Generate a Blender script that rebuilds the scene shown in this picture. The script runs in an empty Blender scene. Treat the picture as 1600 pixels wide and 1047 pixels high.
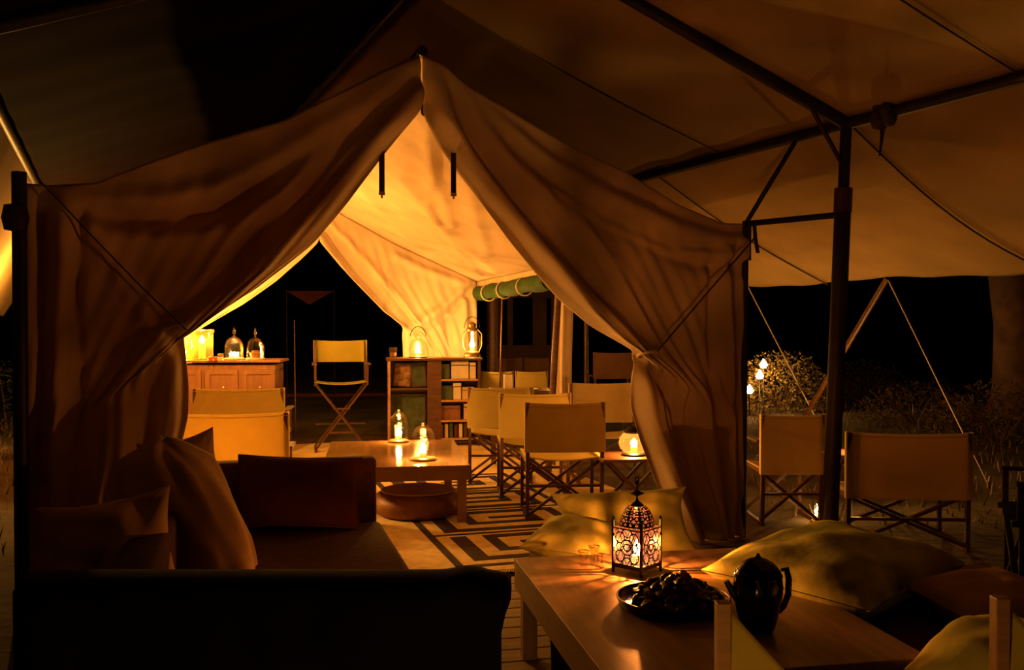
import bpy, bmesh, math, random
import numpy as np
from mathutils import Vector, Matrix

random.seed(7)
rng = np.random.RandomState(5)
scene = bpy.context.scene
COL = scene.collection

# ------------------------------------------------------------------ camera, world, exposure
FPX, HORIZON, EYE = 1500.0, 500.0, 1.45
PITCH = math.atan((523.5 - HORIZON) / FPX)
cam_d = bpy.data.cameras.new('camera')
cam_d.sensor_width = 36.0
cam_d.lens = 36.0 * FPX / 1600.0
cam_d.clip_start = 0.05
cam_d.clip_end = 300
cam = bpy.data.objects.new('camera', cam_d)
COL.objects.link(cam)
cam.location = (0, 0, EYE)
cam.rotation_euler = (math.pi / 2 - PITCH, 0, 0)
scene.camera = cam

world = bpy.data.worlds.new('night_sky')
scene.world = world
world.use_nodes = True
world.node_tree.nodes['Background'].inputs[0].default_value = (0.5, 0.42, 0.45, 1)
world.node_tree.nodes['Background'].inputs[1].default_value = 0.00018

vs = scene.view_settings
vs.view_transform = 'Standard'
vs.look = 'None'
vs.gamma = 1.0
vs.use_curve_mapping = False
vs.exposure = 0.0

CANDLE = (1.0, 0.43, 0.075)          # colour of all the candle light

# ------------------------------------------------------------------ measuring helpers
def ray(px, py):
    x = (px - 800) / FPX
    y = (523.5 - py) / FPX
    return Vector((x, math.cos(PITCH) + y * math.sin(PITCH), -math.sin(PITCH) + y * math.cos(PITCH)))

def at(px, py, Y):
    d = ray(px, py)
    return Vector((0, 0, EYE)) + d * (Y / d.y)

def gp(px, py, z=0.0):
    d = ray(px, py)
    return Vector((0, 0, EYE)) + d * ((z - EYE) / d.z)

def on_plane(px, py, O, U):
    """plane coordinates (a along U, z) of the point of a vertical plane seen there"""
    d = ray(px, py)
    N = Vector((-U.y, U.x, 0))
    t = N.dot(O - Vector((0, 0, EYE))) / N.dot(d)
    p = Vector((0, 0, EYE)) + d * t
    return ((p - O).dot(U), p.z)

# ------------------------------------------------------------------ materials
MATS = {}
def mat(name, col, rough=0.8, metal=0.0, var=0.25, scale=8.0, bump=0.0, bscale=60.0, transl=0.0, tcol=None,
        spec=0.3, wave=None, sheen=0.0):
    if name in MATS:
        return MATS[name]
    m = bpy.data.materials.new(name)
    m.use_nodes = True
    nt = m.node_tree
    nt.nodes.clear()
    out = nt.nodes.new('ShaderNodeOutputMaterial')
    b = nt.nodes.new('ShaderNodeBsdfPrincipled')
    tc = nt.nodes.new('ShaderNodeTexCoord')
    nz = nt.nodes.new('ShaderNodeTexNoise')
    nz.inputs['Scale'].default_value = scale
    nz.inputs['Detail'].default_value = 5
    ramp = nt.nodes.new('ShaderNodeValToRGB')
    ramp.color_ramp.elements[0].position = 0.3
    ramp.color_ramp.elements[1].position = 0.7
    ramp.color_ramp.elements[0].color = tuple(c * (1 - var) for c in col) + (1,)
    ramp.color_ramp.elements[1].color = tuple(min(1, c * (1 + var * 0.6)) for c in col) + (1,)
    src = tc.outputs['Object']
    if wave:
        mp = nt.nodes.new('ShaderNodeMapping')
        mp.inputs['Scale'].default_value = wave
        nt.links.new(src, mp.inputs[0])
        src = mp.outputs[0]
    nt.links.new(src, nz.inputs['Vector'])
    nt.links.new(nz.outputs['Fac'], ramp.inputs['Fac'])
    nt.links.new(ramp.outputs['Color'], b.inputs['Base Color'])
    b.inputs['Roughness'].default_value = rough
    b.inputs['Metallic'].default_value = metal
    b.inputs['Specular IOR Level'].default_value = spec
    if bump > 0:
        n2 = nt.nodes.new('ShaderNodeTexNoise')
        n2.inputs['Scale'].default_value = bscale
        n2.inputs['Detail'].default_value = 4
        nt.links.new(tc.outputs['Object'], n2.inputs['Vector'])
        bp = nt.nodes.new('ShaderNodeBump')
        bp.inputs['Strength'].default_value = bump
        bp.inputs['Distance'].default_value = 0.02
        nt.links.new(n2.outputs['Fac'], bp.inputs['Height'])
        nt.links.new(bp.outputs['Normal'], b.inputs['Normal'])
    if transl > 0:
        tr = nt.nodes.new('ShaderNodeBsdfTranslucent')
        tr.inputs['Color'].default_value = tuple(tcol or col) + (1,)
        mx = nt.nodes.new('ShaderNodeMixShader')
        mx.inputs[0].default_value = transl
        nt.links.new(b.outputs[0], mx.inputs[1])
        nt.links.new(tr.outputs[0], mx.inputs[2])
        nt.links.new(mx.outputs[0], out.inputs[0])
    else:
        nt.links.new(b.outputs[0], out.inputs[0])
    MATS[name] = m
    return m

def glass_mat(name, tint=(0.95, 0.93, 0.9), gloss=0.05, rough=0.03, bump=0.0, bscale=120, frost=0.0, fcol=(1, 0.9, 0.8)):
    """thin glass: lets candle light through, mirrors at its grazing edges"""
    if name in MATS:
        return MATS[name]
    m = bpy.data.materials.new(name)
    m.use_nodes = True
    nt = m.node_tree
    nt.nodes.clear()
    out = nt.nodes.new('ShaderNodeOutputMaterial')
    tr = nt.nodes.new('ShaderNodeBsdfTransparent')
    tr.inputs[0].default_value = tuple(tint) + (1,)
    gl = nt.nodes.new('ShaderNodeBsdfGlossy')
    gl.inputs['Roughness'].default_value = rough
    lw = nt.nodes.new('ShaderNodeLayerWeight')
    lw.inputs[0].default_value = 0.35
    mad = nt.nodes.new('ShaderNodeMath')
    mad.operation = 'MULTIPLY_ADD'
    mad.inputs[1].default_value = 0.22
    mad.inputs[2].default_value = gloss
    mad.use_clamp = True
    nt.links.new(lw.outputs['Fresnel'], mad.inputs[0])
    mx = nt.nodes.new('ShaderNodeMixShader')
    nt.links.new(mad.outputs[0], mx.inputs[0])
    nt.links.new(tr.outputs[0], mx.inputs[1])
    nt.links.new(gl.outputs[0], mx.inputs[2])
    if bump > 0:
        tc = nt.nodes.new('ShaderNodeTexCoord')
        vo = nt.nodes.new('ShaderNodeTexVoronoi')
        vo.inputs['Scale'].default_value = bscale
        nt.links.new(tc.outputs['Object'], vo.inputs['Vector'])
        bp = nt.nodes.new('ShaderNodeBump')
        bp.inputs['Strength'].default_value = bump
        bp.inputs['Distance'].default_value = 0.01
        nt.links.new(vo.outputs['Distance'], bp.inputs['Height'])
        nt.links.new(bp.outputs[0], gl.inputs['Normal'])
        nt.links.new(bp.outputs[0], lw.inputs['Normal'])
    last = mx
    if frost > 0:
        tl = nt.nodes.new('ShaderNodeBsdfTranslucent')
        tl.inputs[0].default_value = tuple(fcol) + (1,)
        m2 = nt.nodes.new('ShaderNodeMixShader')
        m2.inputs[0].default_value = frost
        nt.links.new(mx.outputs[0], m2.inputs[1])
        nt.links.new(tl.outputs[0], m2.inputs[2])
        last = m2
    nt.links.new(last.outputs[0], out.inputs[0])
    MATS[name] = m
    return m

def flame_mat(name, col, strength):
    if name in MATS:
        return MATS[name]
    m = bpy.data.materials.new(name)
    m.use_nodes = True
    nt = m.node_tree
    nt.nodes.clear()
    out = nt.nodes.new('ShaderNodeOutputMaterial')
    em = nt.nodes.new('ShaderNodeEmission')
    em.inputs[0].default_value = tuple(col) + (1,)
    em.inputs[1].default_value = strength
    tr = nt.nodes.new('ShaderNodeBsdfTransparent')
    ad = nt.nodes.new('ShaderNodeAddShader')
    nt.links.new(em.outputs[0], ad.inputs[0])
    nt.links.new(tr.outputs[0], ad.inputs[1])
    nt.links.new(ad.outputs[0], out.inputs[0])
    m.cycles.emission_sampling = 'NONE' if hasattr(m.cycles, 'emission_sampling') else m.cycles.emission_sampling
    MATS[name] = m
    return m

CANVAS = mat('tent_canvas', (0.60, 0.48, 0.34), 0.9, var=0.16, scale=3.0, bump=0.10, bscale=18, transl=0.09, tcol=(0.5, 0.24, 0.07), spec=0.1)
FLY = mat('fly_canvas', (0.42, 0.31, 0.15), 0.9, var=0.15, scale=2.0, bump=0.08, bscale=14, transl=0.12, tcol=(0.3, 0.2, 0.1), spec=0.1)
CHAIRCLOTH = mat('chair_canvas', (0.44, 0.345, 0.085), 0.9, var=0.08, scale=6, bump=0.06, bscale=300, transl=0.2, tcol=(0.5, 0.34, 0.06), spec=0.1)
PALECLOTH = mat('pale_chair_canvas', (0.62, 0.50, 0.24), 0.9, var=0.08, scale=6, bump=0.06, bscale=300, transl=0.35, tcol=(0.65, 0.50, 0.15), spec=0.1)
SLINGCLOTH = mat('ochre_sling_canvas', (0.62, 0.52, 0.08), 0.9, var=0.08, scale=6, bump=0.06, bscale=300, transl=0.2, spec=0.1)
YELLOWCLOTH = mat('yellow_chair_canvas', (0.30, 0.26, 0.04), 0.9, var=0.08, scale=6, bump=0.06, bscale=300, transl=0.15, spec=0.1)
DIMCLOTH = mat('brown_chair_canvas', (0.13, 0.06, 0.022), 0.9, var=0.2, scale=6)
SHADEDFLY = mat('shaded_fly_canvas', (0.009, 0.004, 0.003), 0.95, var=0.3, scale=3, spec=0.05)  # left fly slope: its shade is put into a near-black canvas colour
STRAP = mat('webbing_strap', (0.06, 0.045, 0.03), 0.9, var=0.2)
ROPE = mat('pale_rope', (0.55, 0.47, 0.34), 0.9, var=0.2)
POLE = mat('dark_steel_pole', (0.035, 0.028, 0.022), 0.5, metal=0.3, var=0.3)
WOOD = mat('dark_stained_wood', (0.095, 0.042, 0.018), 0.45, var=0.4, scale=5, wave=(1, 9, 9), bump=0.05)
CHAIRWOOD = mat('brown_chair_wood', (0.085, 0.037, 0.016), 0.5, var=0.35, scale=6, bump=0.03)
CABWOOD = mat('red_brown_wood', (0.18, 0.085, 0.036), 0.5, var=0.25, scale=4, wave=(8, 8, 1), bump=0.04)
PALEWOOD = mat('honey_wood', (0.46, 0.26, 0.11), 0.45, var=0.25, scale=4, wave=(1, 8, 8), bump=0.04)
TABLEWOOD = mat('table_wood', (0.30, 0.19, 0.095), 0.33, var=0.3, scale=3, wave=(9, 1, 1), bump=0.03, bscale=40, spec=0.5)
SOFAFAB = mat('sofa_fabric', (0.085, 0.032, 0.018), 0.95, var=0.3, scale=20, bump=0.1, bscale=120)
BLACKFAB = mat('black_throw', (0.006, 0.0055, 0.005), 1.0, var=0.3, spec=0.05)
PILLOWY = mat('yellow_linen', (0.74, 0.74, 0.17), 0.92, var=0.2, scale=7, bump=0.15, bscale=26, transl=0.08)
PILLOWB = mat('brown_linen', (0.58, 0.40, 0.20), 0.95, var=0.2, scale=6, bump=0.2, bscale=14)
PILLOWR = mat('maroon_cloth', (0.10, 0.025, 0.018), 0.95, var=0.35, scale=4, bump=0.15, bscale=20)
LEATHER = mat('brown_leather', (0.22, 0.085, 0.035), 0.5, var=0.3, scale=10, bump=0.2, bscale=60)
GREENC = mat('green_canvas', (0.030, 0.072, 0.015), 0.85, var=0.35, scale=9, bump=0.3, bscale=14)
BLACKGLAZE = mat('black_glaze', (0.004, 0.004, 0.0045), 0.12, var=0.2, spec=0.5)
BLACKIRON = mat('black_iron', (0.012, 0.010, 0.009), 0.45, metal=0.6, var=0.3)
BRASS = mat('aged_brass', (0.42, 0.26, 0.11), 0.35, metal=0.9, var=0.3)
WAX = mat('candle_wax', (0.85, 0.72, 0.5), 0.6, var=0.05, transl=0.4, tcol=(0.9, 0.6, 0.3))
PAPER = mat('cream_paper', (0.66, 0.58, 0.42), 0.8, var=0.15, scale=12)
FLAME = flame_mat('flame', (1.0, 0.62, 0.26), 40)
GLASS = glass_mat('clear_glass')
CUTGLASS = glass_mat('cut_glass', gloss=0.012, rough=0.02, bump=0.25, bscale=60)
PINKGLASS = glass_mat('pink_frosted_glass', tint=(1.0, 0.62, 0.5), gloss=0.01, rough=0.15, frost=0.010, fcol=(0.38, 0.36, 1.0))

# ------------------------------------------------------------------ mesh builder
class MB:
    def __init__(self):
        self.v = []
        self.f = []
    def add(self, vs_, fs_):
        n = len(self.v)
        self.v.extend([tuple(p) for p in vs_])
        self.f.extend([tuple(i + n for i in f) for f in fs_])
        return self
    def box(self, c, s, rz=0.0, M=None, bev=0.0):
        hx, hy, hz = s[0] / 2, s[1] / 2, s[2] / 2
        if bev > 0:
            b = min(bev, hx * .9, hy * .9, hz * .9)
            pts, fs_ = [], []
            bm = bmesh.new()
            bmesh.ops.create_cube(bm, size=1.0)
            for v in bm.verts:
                v.co = Vector((v.co.x * 2 * hx, v.co.y * 2 * hy, v.co.z * 2 * hz))
            bmesh.ops.bevel(bm, geom=bm.edges[:] , offset=b, segments=2, profile=0.5, affect='EDGES')
            bm.verts.index_update()
            pts = [v.co.copy() for v in bm.verts]
            fs_ = [[v.index for v in f.verts] for f in bm.faces]
            bm.free()
        else:
            pts = [Vector((x, y, z)) for x in (-hx, hx) for y in (-hy, hy) for z in (-hz, hz)]
            fs_ = [(0, 1, 3, 2), (4, 6, 7, 5), (0, 4, 5, 1), (2, 3, 7, 6), (0, 2, 6, 4), (1, 5, 7, 3)]
        R = M if M is not None else Matrix.Rotation(rz, 3, 'Z')
        C = Vector(c)
        return self.add([R @ p + C for p in pts], fs_)
    def bar(self, p, q, w, h=None):
        """square bar from p to q"""
        h = h or w
        p, q = Vector(p), Vector(q)
        d = (q - p)
        L = d.length
        z = d.normalized()
        ref = Vector((0, 0, 1)) if abs(z.z) < 0.95 else Vector((0, 1, 0))
        x = ref.cross(z).normalized()
        y = z.cross(x)
        M = Matrix((x, y, z)).transposed()
        return self.box((p + q) / 2, (w, h, L), M=M)
    def tube(self, pts, r, n=10, r2=None, caps=True):
        pts = [Vector(p) for p in pts]
        rings = []
        prev = None
        for i, p in enumerate(pts):
            t = (pts[min(i + 1, len(pts) - 1)] - pts[max(i - 1, 0)]).normalized()
            if prev is None:
                ref = Vector((0, 0, 1)) if abs(t.z) < 0.9 else Vector((1, 0, 0))
                x = ref.cross(t).normalized()
            else:
                x = (prev - t * prev.dot(t)).normalized()
            prev = x
            y = t.cross(x)
            k = i / max(1, len(pts) - 1)
            rr = (r[i] if isinstance(r, (list, tuple)) else (r if r2 is None else r + (r2 - r) * k))
            rings.append([p + (x * math.cos(2 * math.pi * j / n) + y * math.sin(2 * math.pi * j / n)) * rr for j in range(n)])
        vs_ = [q for R in rings for q in R]
        fs_ = []
        for i in range(len(pts) - 1):
            for j in range(n):
                a, b = i * n + j, i * n + (j + 1) % n
                fs_.append((a, b, b + n, a + n))
        if caps:
            fs_.append(tuple(range(n))[::-1])
            fs_.append(tuple((len(pts) - 1) * n + j for j in range(n)))
        return self.add(vs_, fs_)
    def lathe(self, prof, n=24, c=(0, 0, 0), closed=False, sq=0.0):
        C = Vector(c)
        vs_, fs_ = [], []
        for (r, z) in prof:
            for j in range(n):
                a = 2 * math.pi * j / n
                k = 1.0
                if sq:
                    k = 1 + sq * (1 / max(abs(math.cos(a)), abs(math.sin(a))) - 1)
                vs_.append(C + Vector((r * k * math.cos(a), r * k * math.sin(a), z)))
        for i in range(len(prof) - 1):
            for j in range(n):
                a, b = i * n + j, i * n + (j + 1) % n
                fs_.append((a, b, b + n, a + n))
        if closed:
            fs_.append(tuple(range(n))[::-1])
            fs_.append(tuple((len(prof) - 1) * n + j for j in range(n)))
        return self.add(vs_, fs_)
    def grid(self, P):
        """P: array (m, n, 3)"""
        m, n = P.shape[:2]
        vs_ = P.reshape(-1, 3)
        fs_ = [(i * n + j, i * n + j + 1, (i + 1) * n + j + 1, (i + 1) * n + j) for i in range(m - 1) for j in range(n - 1)]
        return self.add([tuple(map(float, p)) for p in vs_], fs_)
    def build(self, name, material, parent=None, smooth=False, solid=0.0, world=False, subsurf=0):
        me = bpy.data.meshes.new(name)
        vsx = self.v
        if world and parent is not None:
            o = parent.location
            vsx = [(p[0] - o.x, p[1] - o.y, p[2] - o.z) for p in vsx]
        me.from_pydata(vsx, [], self.f)
        me.validate()
        me.update()
        bm = bmesh.new()
        bm.from_mesh(me)
        bmesh.ops.recalc_face_normals(bm, faces=bm.faces)
        bm.to_mesh(me)
        bm.free()
        if smooth:
            me.polygons.foreach_set('use_smooth', [True] * len(me.polygons))
            if smooth != 'all':
                try:
                    me.set_sharp_from_angle(angle=math.radians(50))
                except Exception:
                    pass
        me.materials.append(material)
        o = bpy.data.objects.new(name, me)
        COL.objects.link(o)
        if parent is not None:
            o.parent = parent
        if solid:
            md = o.modifiers.new('thickness', 'SOLIDIFY')
            md.thickness = solid
            md.offset = 0
        if subsurf:
            md = o.modifiers.new('smooth', 'SUBSURF')
            md.levels = md.render_levels = subsurf
        return o

def tag(o, label=None, cat=None, group=None, kind=None):
    if label: o['label'] = label
    if cat: o['category'] = cat
    if group: o['group'] = group
    if kind: o['kind'] = kind
    return o

def thing(name, label, cat, loc=(0, 0, 0), rz=0.0, group=None):
    o = bpy.data.objects.new(name, None)
    o.empty_display_size = 0.1
    COL.objects.link(o)
    o.location = loc
    o.rotation_euler = (0, 0, rz)
    return tag(o, label, cat, group)

def relabel(o, label):
    o['label'] = label
    return o

def copy_thing(root, loc=None, rz=None, label=None):
    def rec(o, parent):
        c = o.copy()
        COL.objects.link(c)
        c.parent = parent
        for ch in list(o.children):
            rec(ch, c)
        return c
    r = rec(root, None)
    if loc is not None: r.location = loc
    if rz is not None: r.rotation_euler = (0, 0, rz)
    if label: r['label'] = label
    return r

def lamp(name, loc, power, parent=None, radius=0.02, col=CANDLE):
    l = bpy.data.lights.new(name, 'POINT')
    l.energy = power
    l.color = col
    l.shadow_soft_size = radius
    o = bpy.data.objects.new(name, l)
    COL.objects.link(o)
    o.location = loc
    if parent is not None:
        o.parent = parent
    return o

def resample(pts, n):
    P = np.array(pts, float)
    seg = np.sqrt(((P[1:] - P[:-1]) ** 2).sum(1))
    s = np.concatenate([[0], np.cumsum(seg)])
    s /= s[-1]
    t = np.linspace(0, 1, n)
    # smooth a little
    Q = np.stack([np.interp(t, s, P[:, k]) for k in range(P.shape[1])], 1)
    for _ in range(max(2, n // 40)):
        Q[1:-1] = (Q[:-2] + 2 * Q[1:-1] + Q[2:]) / 4
    return Q

def coons(T, B, H, E):
    """T,B: (n,2) top and bottom from inner to outer; H,E: (m,2) inner and outer from top to bottom -> (m,n,2)"""
    n, m = len(T), len(H)
    s = np.linspace(0, 1, n)[None, :, None]
    t = np.linspace(0, 1, m)[:, None, None]
    return ((1 - t) * T[None] + t * B[None] + (1 - s) * H[:, None] + s * E[:, None]
            - ((1 - s) * (1 - t) * T[0] + s * (1 - t) * T[-1] + (1 - s) * t * B[0] + s * t * B[-1]))

def dist_to_poly(G, poly):
    """distance of each point of G (...,2) to a polyline"""
    best = np.full(G.shape[:-1], 1e9)
    P = np.array(poly, float)
    for a, b in zip(P[:-1], P[1:]):
        d = b - a
        L = (d ** 2).sum() + 1e-12
        t = np.clip(((G - a) * d).sum(-1) / L, 0, 1)
        q = a + t[..., None] * d
        best = np.minimum(best, np.sqrt(((G - q) ** 2).sum(-1)))
    return best

# ------------------------------------------------------------------ ground and floors
GZ = -0.02
GROUND = mat('scrub_ground', (0.10, 0.075, 0.04), 1.0, var=0.6, scale=1.3, bump=0.6, bscale=9)
g = MB().add([(-60, -12, GZ), (60, -12, GZ), (60, 90, GZ), (-60, 90, GZ)], [(0, 1, 2, 3)]).build('ground', GROUND)
tag(g, 'dark scrubby ground around the tent', kind='structure')

OL, OR = Vector((-2.38, 4.72, 0)), Vector((1.55, 6.38, 0))          # front corners of the tent
RL, RR = Vector((-4.35, 10.46, 0)), Vector((-0.44, 12.0, 0))        # rear corners
UF = (OR - OL).normalized()
NF = Vector((UF.y, -UF.x, 0))
VF = Vector((-UF.y, UF.x, 0))
UR = (RR - RL).normalized()
NR = Vector((UR.y, -UR.x, 0))

SHEET = mat('tan_groundsheet', (0.66, 0.49, 0.20), 0.75, var=0.25, scale=2.5, bump=0.1, bscale=50)
def slab(name, poly, z0, z1, material, parent=None, world=False, smooth=False):
    n = len(poly)
    vs_ = [(p[0], p[1], z0) for p in poly] + [(p[0], p[1], z1) for p in poly]
    fs_ = [tuple(range(n))[::-1], tuple(range(n, 2 * n))] + [(i, (i + 1) % n, n + (i + 1) % n, n + i) for i in range(n)]
    return MB().add(vs_, fs_).build(name, material, parent, world=world)
fl = slab('floor', [OL + VF * 0.02, OR + VF * 0.02, RR, RL], GZ - 0.01, 0.0, SHEET)
tag(fl, 'tan canvas groundsheet inside the tent', kind='structure')

PLANK = mat('pale_deck_board', (0.36, 0.27, 0.13), 0.8, var=0.3, scale=4, wave=(1, 12, 12), bump=0.1, bscale=40)
deck = thing('floor_deck', None, None, (0.2, 4, 0))
tag(deck, 'pale boarded floor in front of the tent', kind='structure')
pl_len = 3.5
pm = MB().box((0, 0, 0), (pl_len, 0.138, 0.022), bev=0.004)
first = None
for i in range(24):
    c = Vector((0.55, 4.2, 0)) + VF * (-2.2 + i * 0.15)
    # boards stop short of the tent front
    if first is None:
        first = pm.build('plank', PLANK, deck)
        o = first
    else:
        o = first.copy(); COL.objects.link(o)
    o.location = c - deck.location + Vector((0, 0, -0.011 - 0.0))
    o.rotation_euler = (0, 0, math.atan2(UF.y, UF.x) * 0.55)

# ------------------------------------------------------------------ the tent
def pxs(lst, O, U):
    return [on_plane(p[0], p[1], O, U) for p in lst]

T_L = [(655, 86), (600, 110), (540, 140), (440, 190), (320, 224), (230, 255), (151, 286), (79, 290), (40, 287)]
T_R = [(660, 86), (690, 97), (732, 134), (835, 196), (900, 232), (980, 270), (1060, 320), (1128, 349), (1165, 350)]
H_L = [(655, 86), (660, 170), (600, 245), (545, 318), (490, 383), (400, 452), (330, 494), (288, 512), (290, 540), (296, 600),
       (296, 650), (286, 690), (275, 760), (262, 850), (256, 884)]
H_R = [(660, 86), (661, 170), (690, 212), (720, 256), (775, 330), (810, 378), (850, 425), (890, 468), (940, 510), (985, 538),
       (1006, 552), (1001, 590), (1003, 640), (1014, 690), (1035, 755), (1056, 812), (1070, 846)]
CR_L = [  # crease lines (pixels on the front plane), height of the fold, half width
    ([(60, 285), (150, 312), (250, 312), (350, 290), (450, 235), (560, 168), (650, 95)], 0.055, 0.07),
    ([(80, 300), (150, 335), (240, 345), (340, 335), (430, 280), (520, 215), (640, 120)], -0.050, 0.06),
    ([(80, 310), (180, 368), (300, 372), (400, 330), (490, 270), (580, 200), (650, 130)], 0.045, 0.07),
    ([(288, 505), (380, 440), (480, 345), (570, 245), (650, 150)], 0.060, 0.055),
    ([(286, 490), (370, 405), (460, 310), (560, 205), (650, 120)], -0.045, 0.05),
    ([(284, 500), (350, 380), (440, 290), (540, 195), (645, 105)], 0.030, 0.04),
    ([(275, 530), (240, 610), (228, 700), (225, 880)], -0.06, 0.05),
    ([(262, 520), (190, 620), (160, 740), (150, 880)], 0.05, 0.07),
    ([(250, 510), (150, 560), (110, 700), (100, 880)], -0.04, 0.06),
    ([(100, 300), (95, 450), (85, 650), (85, 900)], 0.06, 0.05),
    ([(70, 300), (68, 500), (65, 900)], -0.05, 0.03),
    ([(130, 330), (118, 450), (128, 600), (132, 790)], -0.03, 0.025),
    ([(120, 320), (200, 450), (270, 560), (255, 700)], 0.035, 0.05),
]
CR_R = [
    ([(680, 100), (700, 190), (760, 285), (830, 375), (910, 460), (1000, 540)], 0.06, 0.05),
    ([(690, 100), (740, 220), (820, 325), (900, 415), (1005, 535)], -0.045, 0.045),
    ([(700, 105), (780, 230), (880, 330), (960, 410), (1010, 530)], 0.04, 0.05),
    ([(700, 100), (820, 250), (930, 340), (1080, 410), (1160, 420)], -0.035, 0.05),
    ([(695, 98), (800, 205), (920, 290), (1060, 355), (1160, 380)], 0.05, 0.06),
    ([(720, 115), (860, 235), (980, 300), (1100, 350), (1165, 362)], -0.04, 0.04),
    ([(860, 290), (940, 345), (1050, 395), (1160, 400)], 0.03, 0.03),
    ([(1010, 560), (1060, 640), (1072, 720), (1085, 790), (1108, 840)], -0.065, 0.05),
    ([(1008, 570), (1025, 660), (1050, 750), (1075, 840)], 0.05, 0.05),
    ([(1012, 556), (1090, 610), (1110, 700), (1122, 840)], 0.045, 0.06),
    ([(1115, 420), (1112, 560), (1125, 700), (1140, 840)], -0.04, 0.03),
    ([(1132, 390), (1138, 600), (1142, 840)], 0.05, 0.028),
    ([(1150, 380), (1152, 600), (1152, 840)], -0.045, 0.025),
]

def drape(name, parent, T, H, E, O, U, N, creases, m=150, n=110, pleat=0.012, hemroll=0.05, seed=0, tip=0.0):
    Tp = resample(pxs(T, O, U) if len(T[0]) == 2 and T[0][0] > 20 else T, n)
    Hp = resample(pxs(H, O, U), m)
    e0 = Tp[-1]
    Ep = resample([tuple(e0), (e0[0] + E, 0.0)], m)
    Hp[-1, 1] = 0.0
    Bp = resample([tuple(Hp[-1]), tuple(Ep[-1])], n)
    Hp[0] = Tp[0]
    G = coons(Tp, Bp, Hp, Ep)
    s = np.linspace(0, 1, n)[None, :]
    t = np.linspace(0, 1, m)[:, None]
    D = np.zeros((m, n))
    for pts, amp, w in creases:
        d = dist_to_poly(G, pxs(pts, O, U))
        D += 1.25 * amp * np.exp(-(d / w) ** 2)
    # gathered pleats, deepest round the tie
    D += pleat * np.sin(2 * math.pi * (s * 9 + 0.6 * np.sin(3 * t + seed))) * np.clip(1.2 - abs(t - 0.62) * 2, 0.15, 1)
    D += 0.008 * np.sin(2 * math.pi * (s * 5.3 + t * 2.1 + seed)) + 0.005 * np.sin(2 * math.pi * (s * 13 - t * 4 + seed))
    edge = np.exp(-(s / 0.075) ** 2) * np.clip((t - 0.06) * 12, 0, 1)
    D -= hemroll * edge
    D *= np.clip(t * 10, 0, 1) ** 0.7
    if tip:
        D += tip * np.exp(-(s / 0.4) ** 2) * np.clip((t - 0.75) * 4, 0, 1)
    P = np.zeros((m, n, 3))
    P[..., 0] = O.x + G[..., 0] * U.x + D * N.x
    P[..., 1] = O.y + G[..., 0] * U.y + D * N.y
    P[..., 2] = np.maximum(G[..., 1], 0.004)
    ob = MB().grid(P).build(name, CANVAS, parent, smooth='all', solid=0.004, world=True)
    return ob, Tp

tent = thing('canvas_tent', 'large pale canvas tent with its front drapes tied back, glowing from candles inside', 'tent', (-1.4, 8.4, 0))
_, TpL = drape('front_drape', tent, T_L, H_L, -0.02, OL, UF, NF, CR_L, seed=0.3, hemroll=0.07)
_, TpR = drape('front_drape', tent, T_R, H_R, 0.0, OL, UF, NF, CR_R, seed=1.7, tip=0.08, hemroll=0.14)

# rear wall drapes
APEX_R = on_plane(481, 305, RL, UR)
EAVE_R = on_plane(745, 440, RL, UR)
TT_R = [APEX_R, ((APEX_R[0] * .5 + EAVE_R[0] * .5), (APEX_R[1] + EAVE_R[1]) / 2 - 0.05), EAVE_R]
TT_L = [APEX_R, (APEX_R[0] * .5, (APEX_R[1] + EAVE_R[1]) / 2 - 0.02), (0.0, EAVE_R[1] + 0.05)]
CRR = [
    ([(500, 372), (540, 430), (590, 485), (640, 520)], 0.06, 0.05),
    ([(505, 360), (560, 430), (610, 480), (640, 512)], -0.06, 0.05),
    ([(515, 350), (580, 420), (625, 470), (650, 510)], 0.05, 0.06),
    ([(735, 442), (690, 480), (640, 512)], 0.05, 0.05),
    ([(740, 446), (700, 492), (650, 522)], -0.04, 0.04),
    ([(620, 400), (660, 420), (720, 440)], 0.04, 0.05),
    ([(590, 390), (605, 440), (600, 490)], -0.02, 0.03),
    ([(660, 520), (665, 560), (670, 640)], 0.05, 0.05),
    ([(700, 500), (705, 560), (705, 640)], -0.04, 0.05),
    ([(725, 470), (730, 560), (730, 640)], 0.04, 0.04),
]
drape('rear_drape', tent, TT_R, [(481, 305), (497, 378), (530, 418), (560, 450), (595, 485), (626, 510), (628, 540), (630, 600), (632, 660)],
      0.0, RL, UR, NR, CRR, m=110, n=80, seed=2.0, hemroll=-0.04)
drape('rear_drape', tent, TT_L, [(481, 305), (497, 378), (470, 405), (430, 440), (380, 475), (330, 503), (305, 515), (300, 560), (296, 620), (294, 680)],
      0.0, RL, UR, NR, [([(495, 370), (430, 430), (310, 512)], 0.05, 0.08)], m=110, n=80, seed=4.0, hemroll=-0.04)

def plane_pts(arr, O, U):
    return np.stack([O.x + arr[:, 0] * U.x, O.y + arr[:, 0] * U.y, arr[:, 1]], 1)

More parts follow.
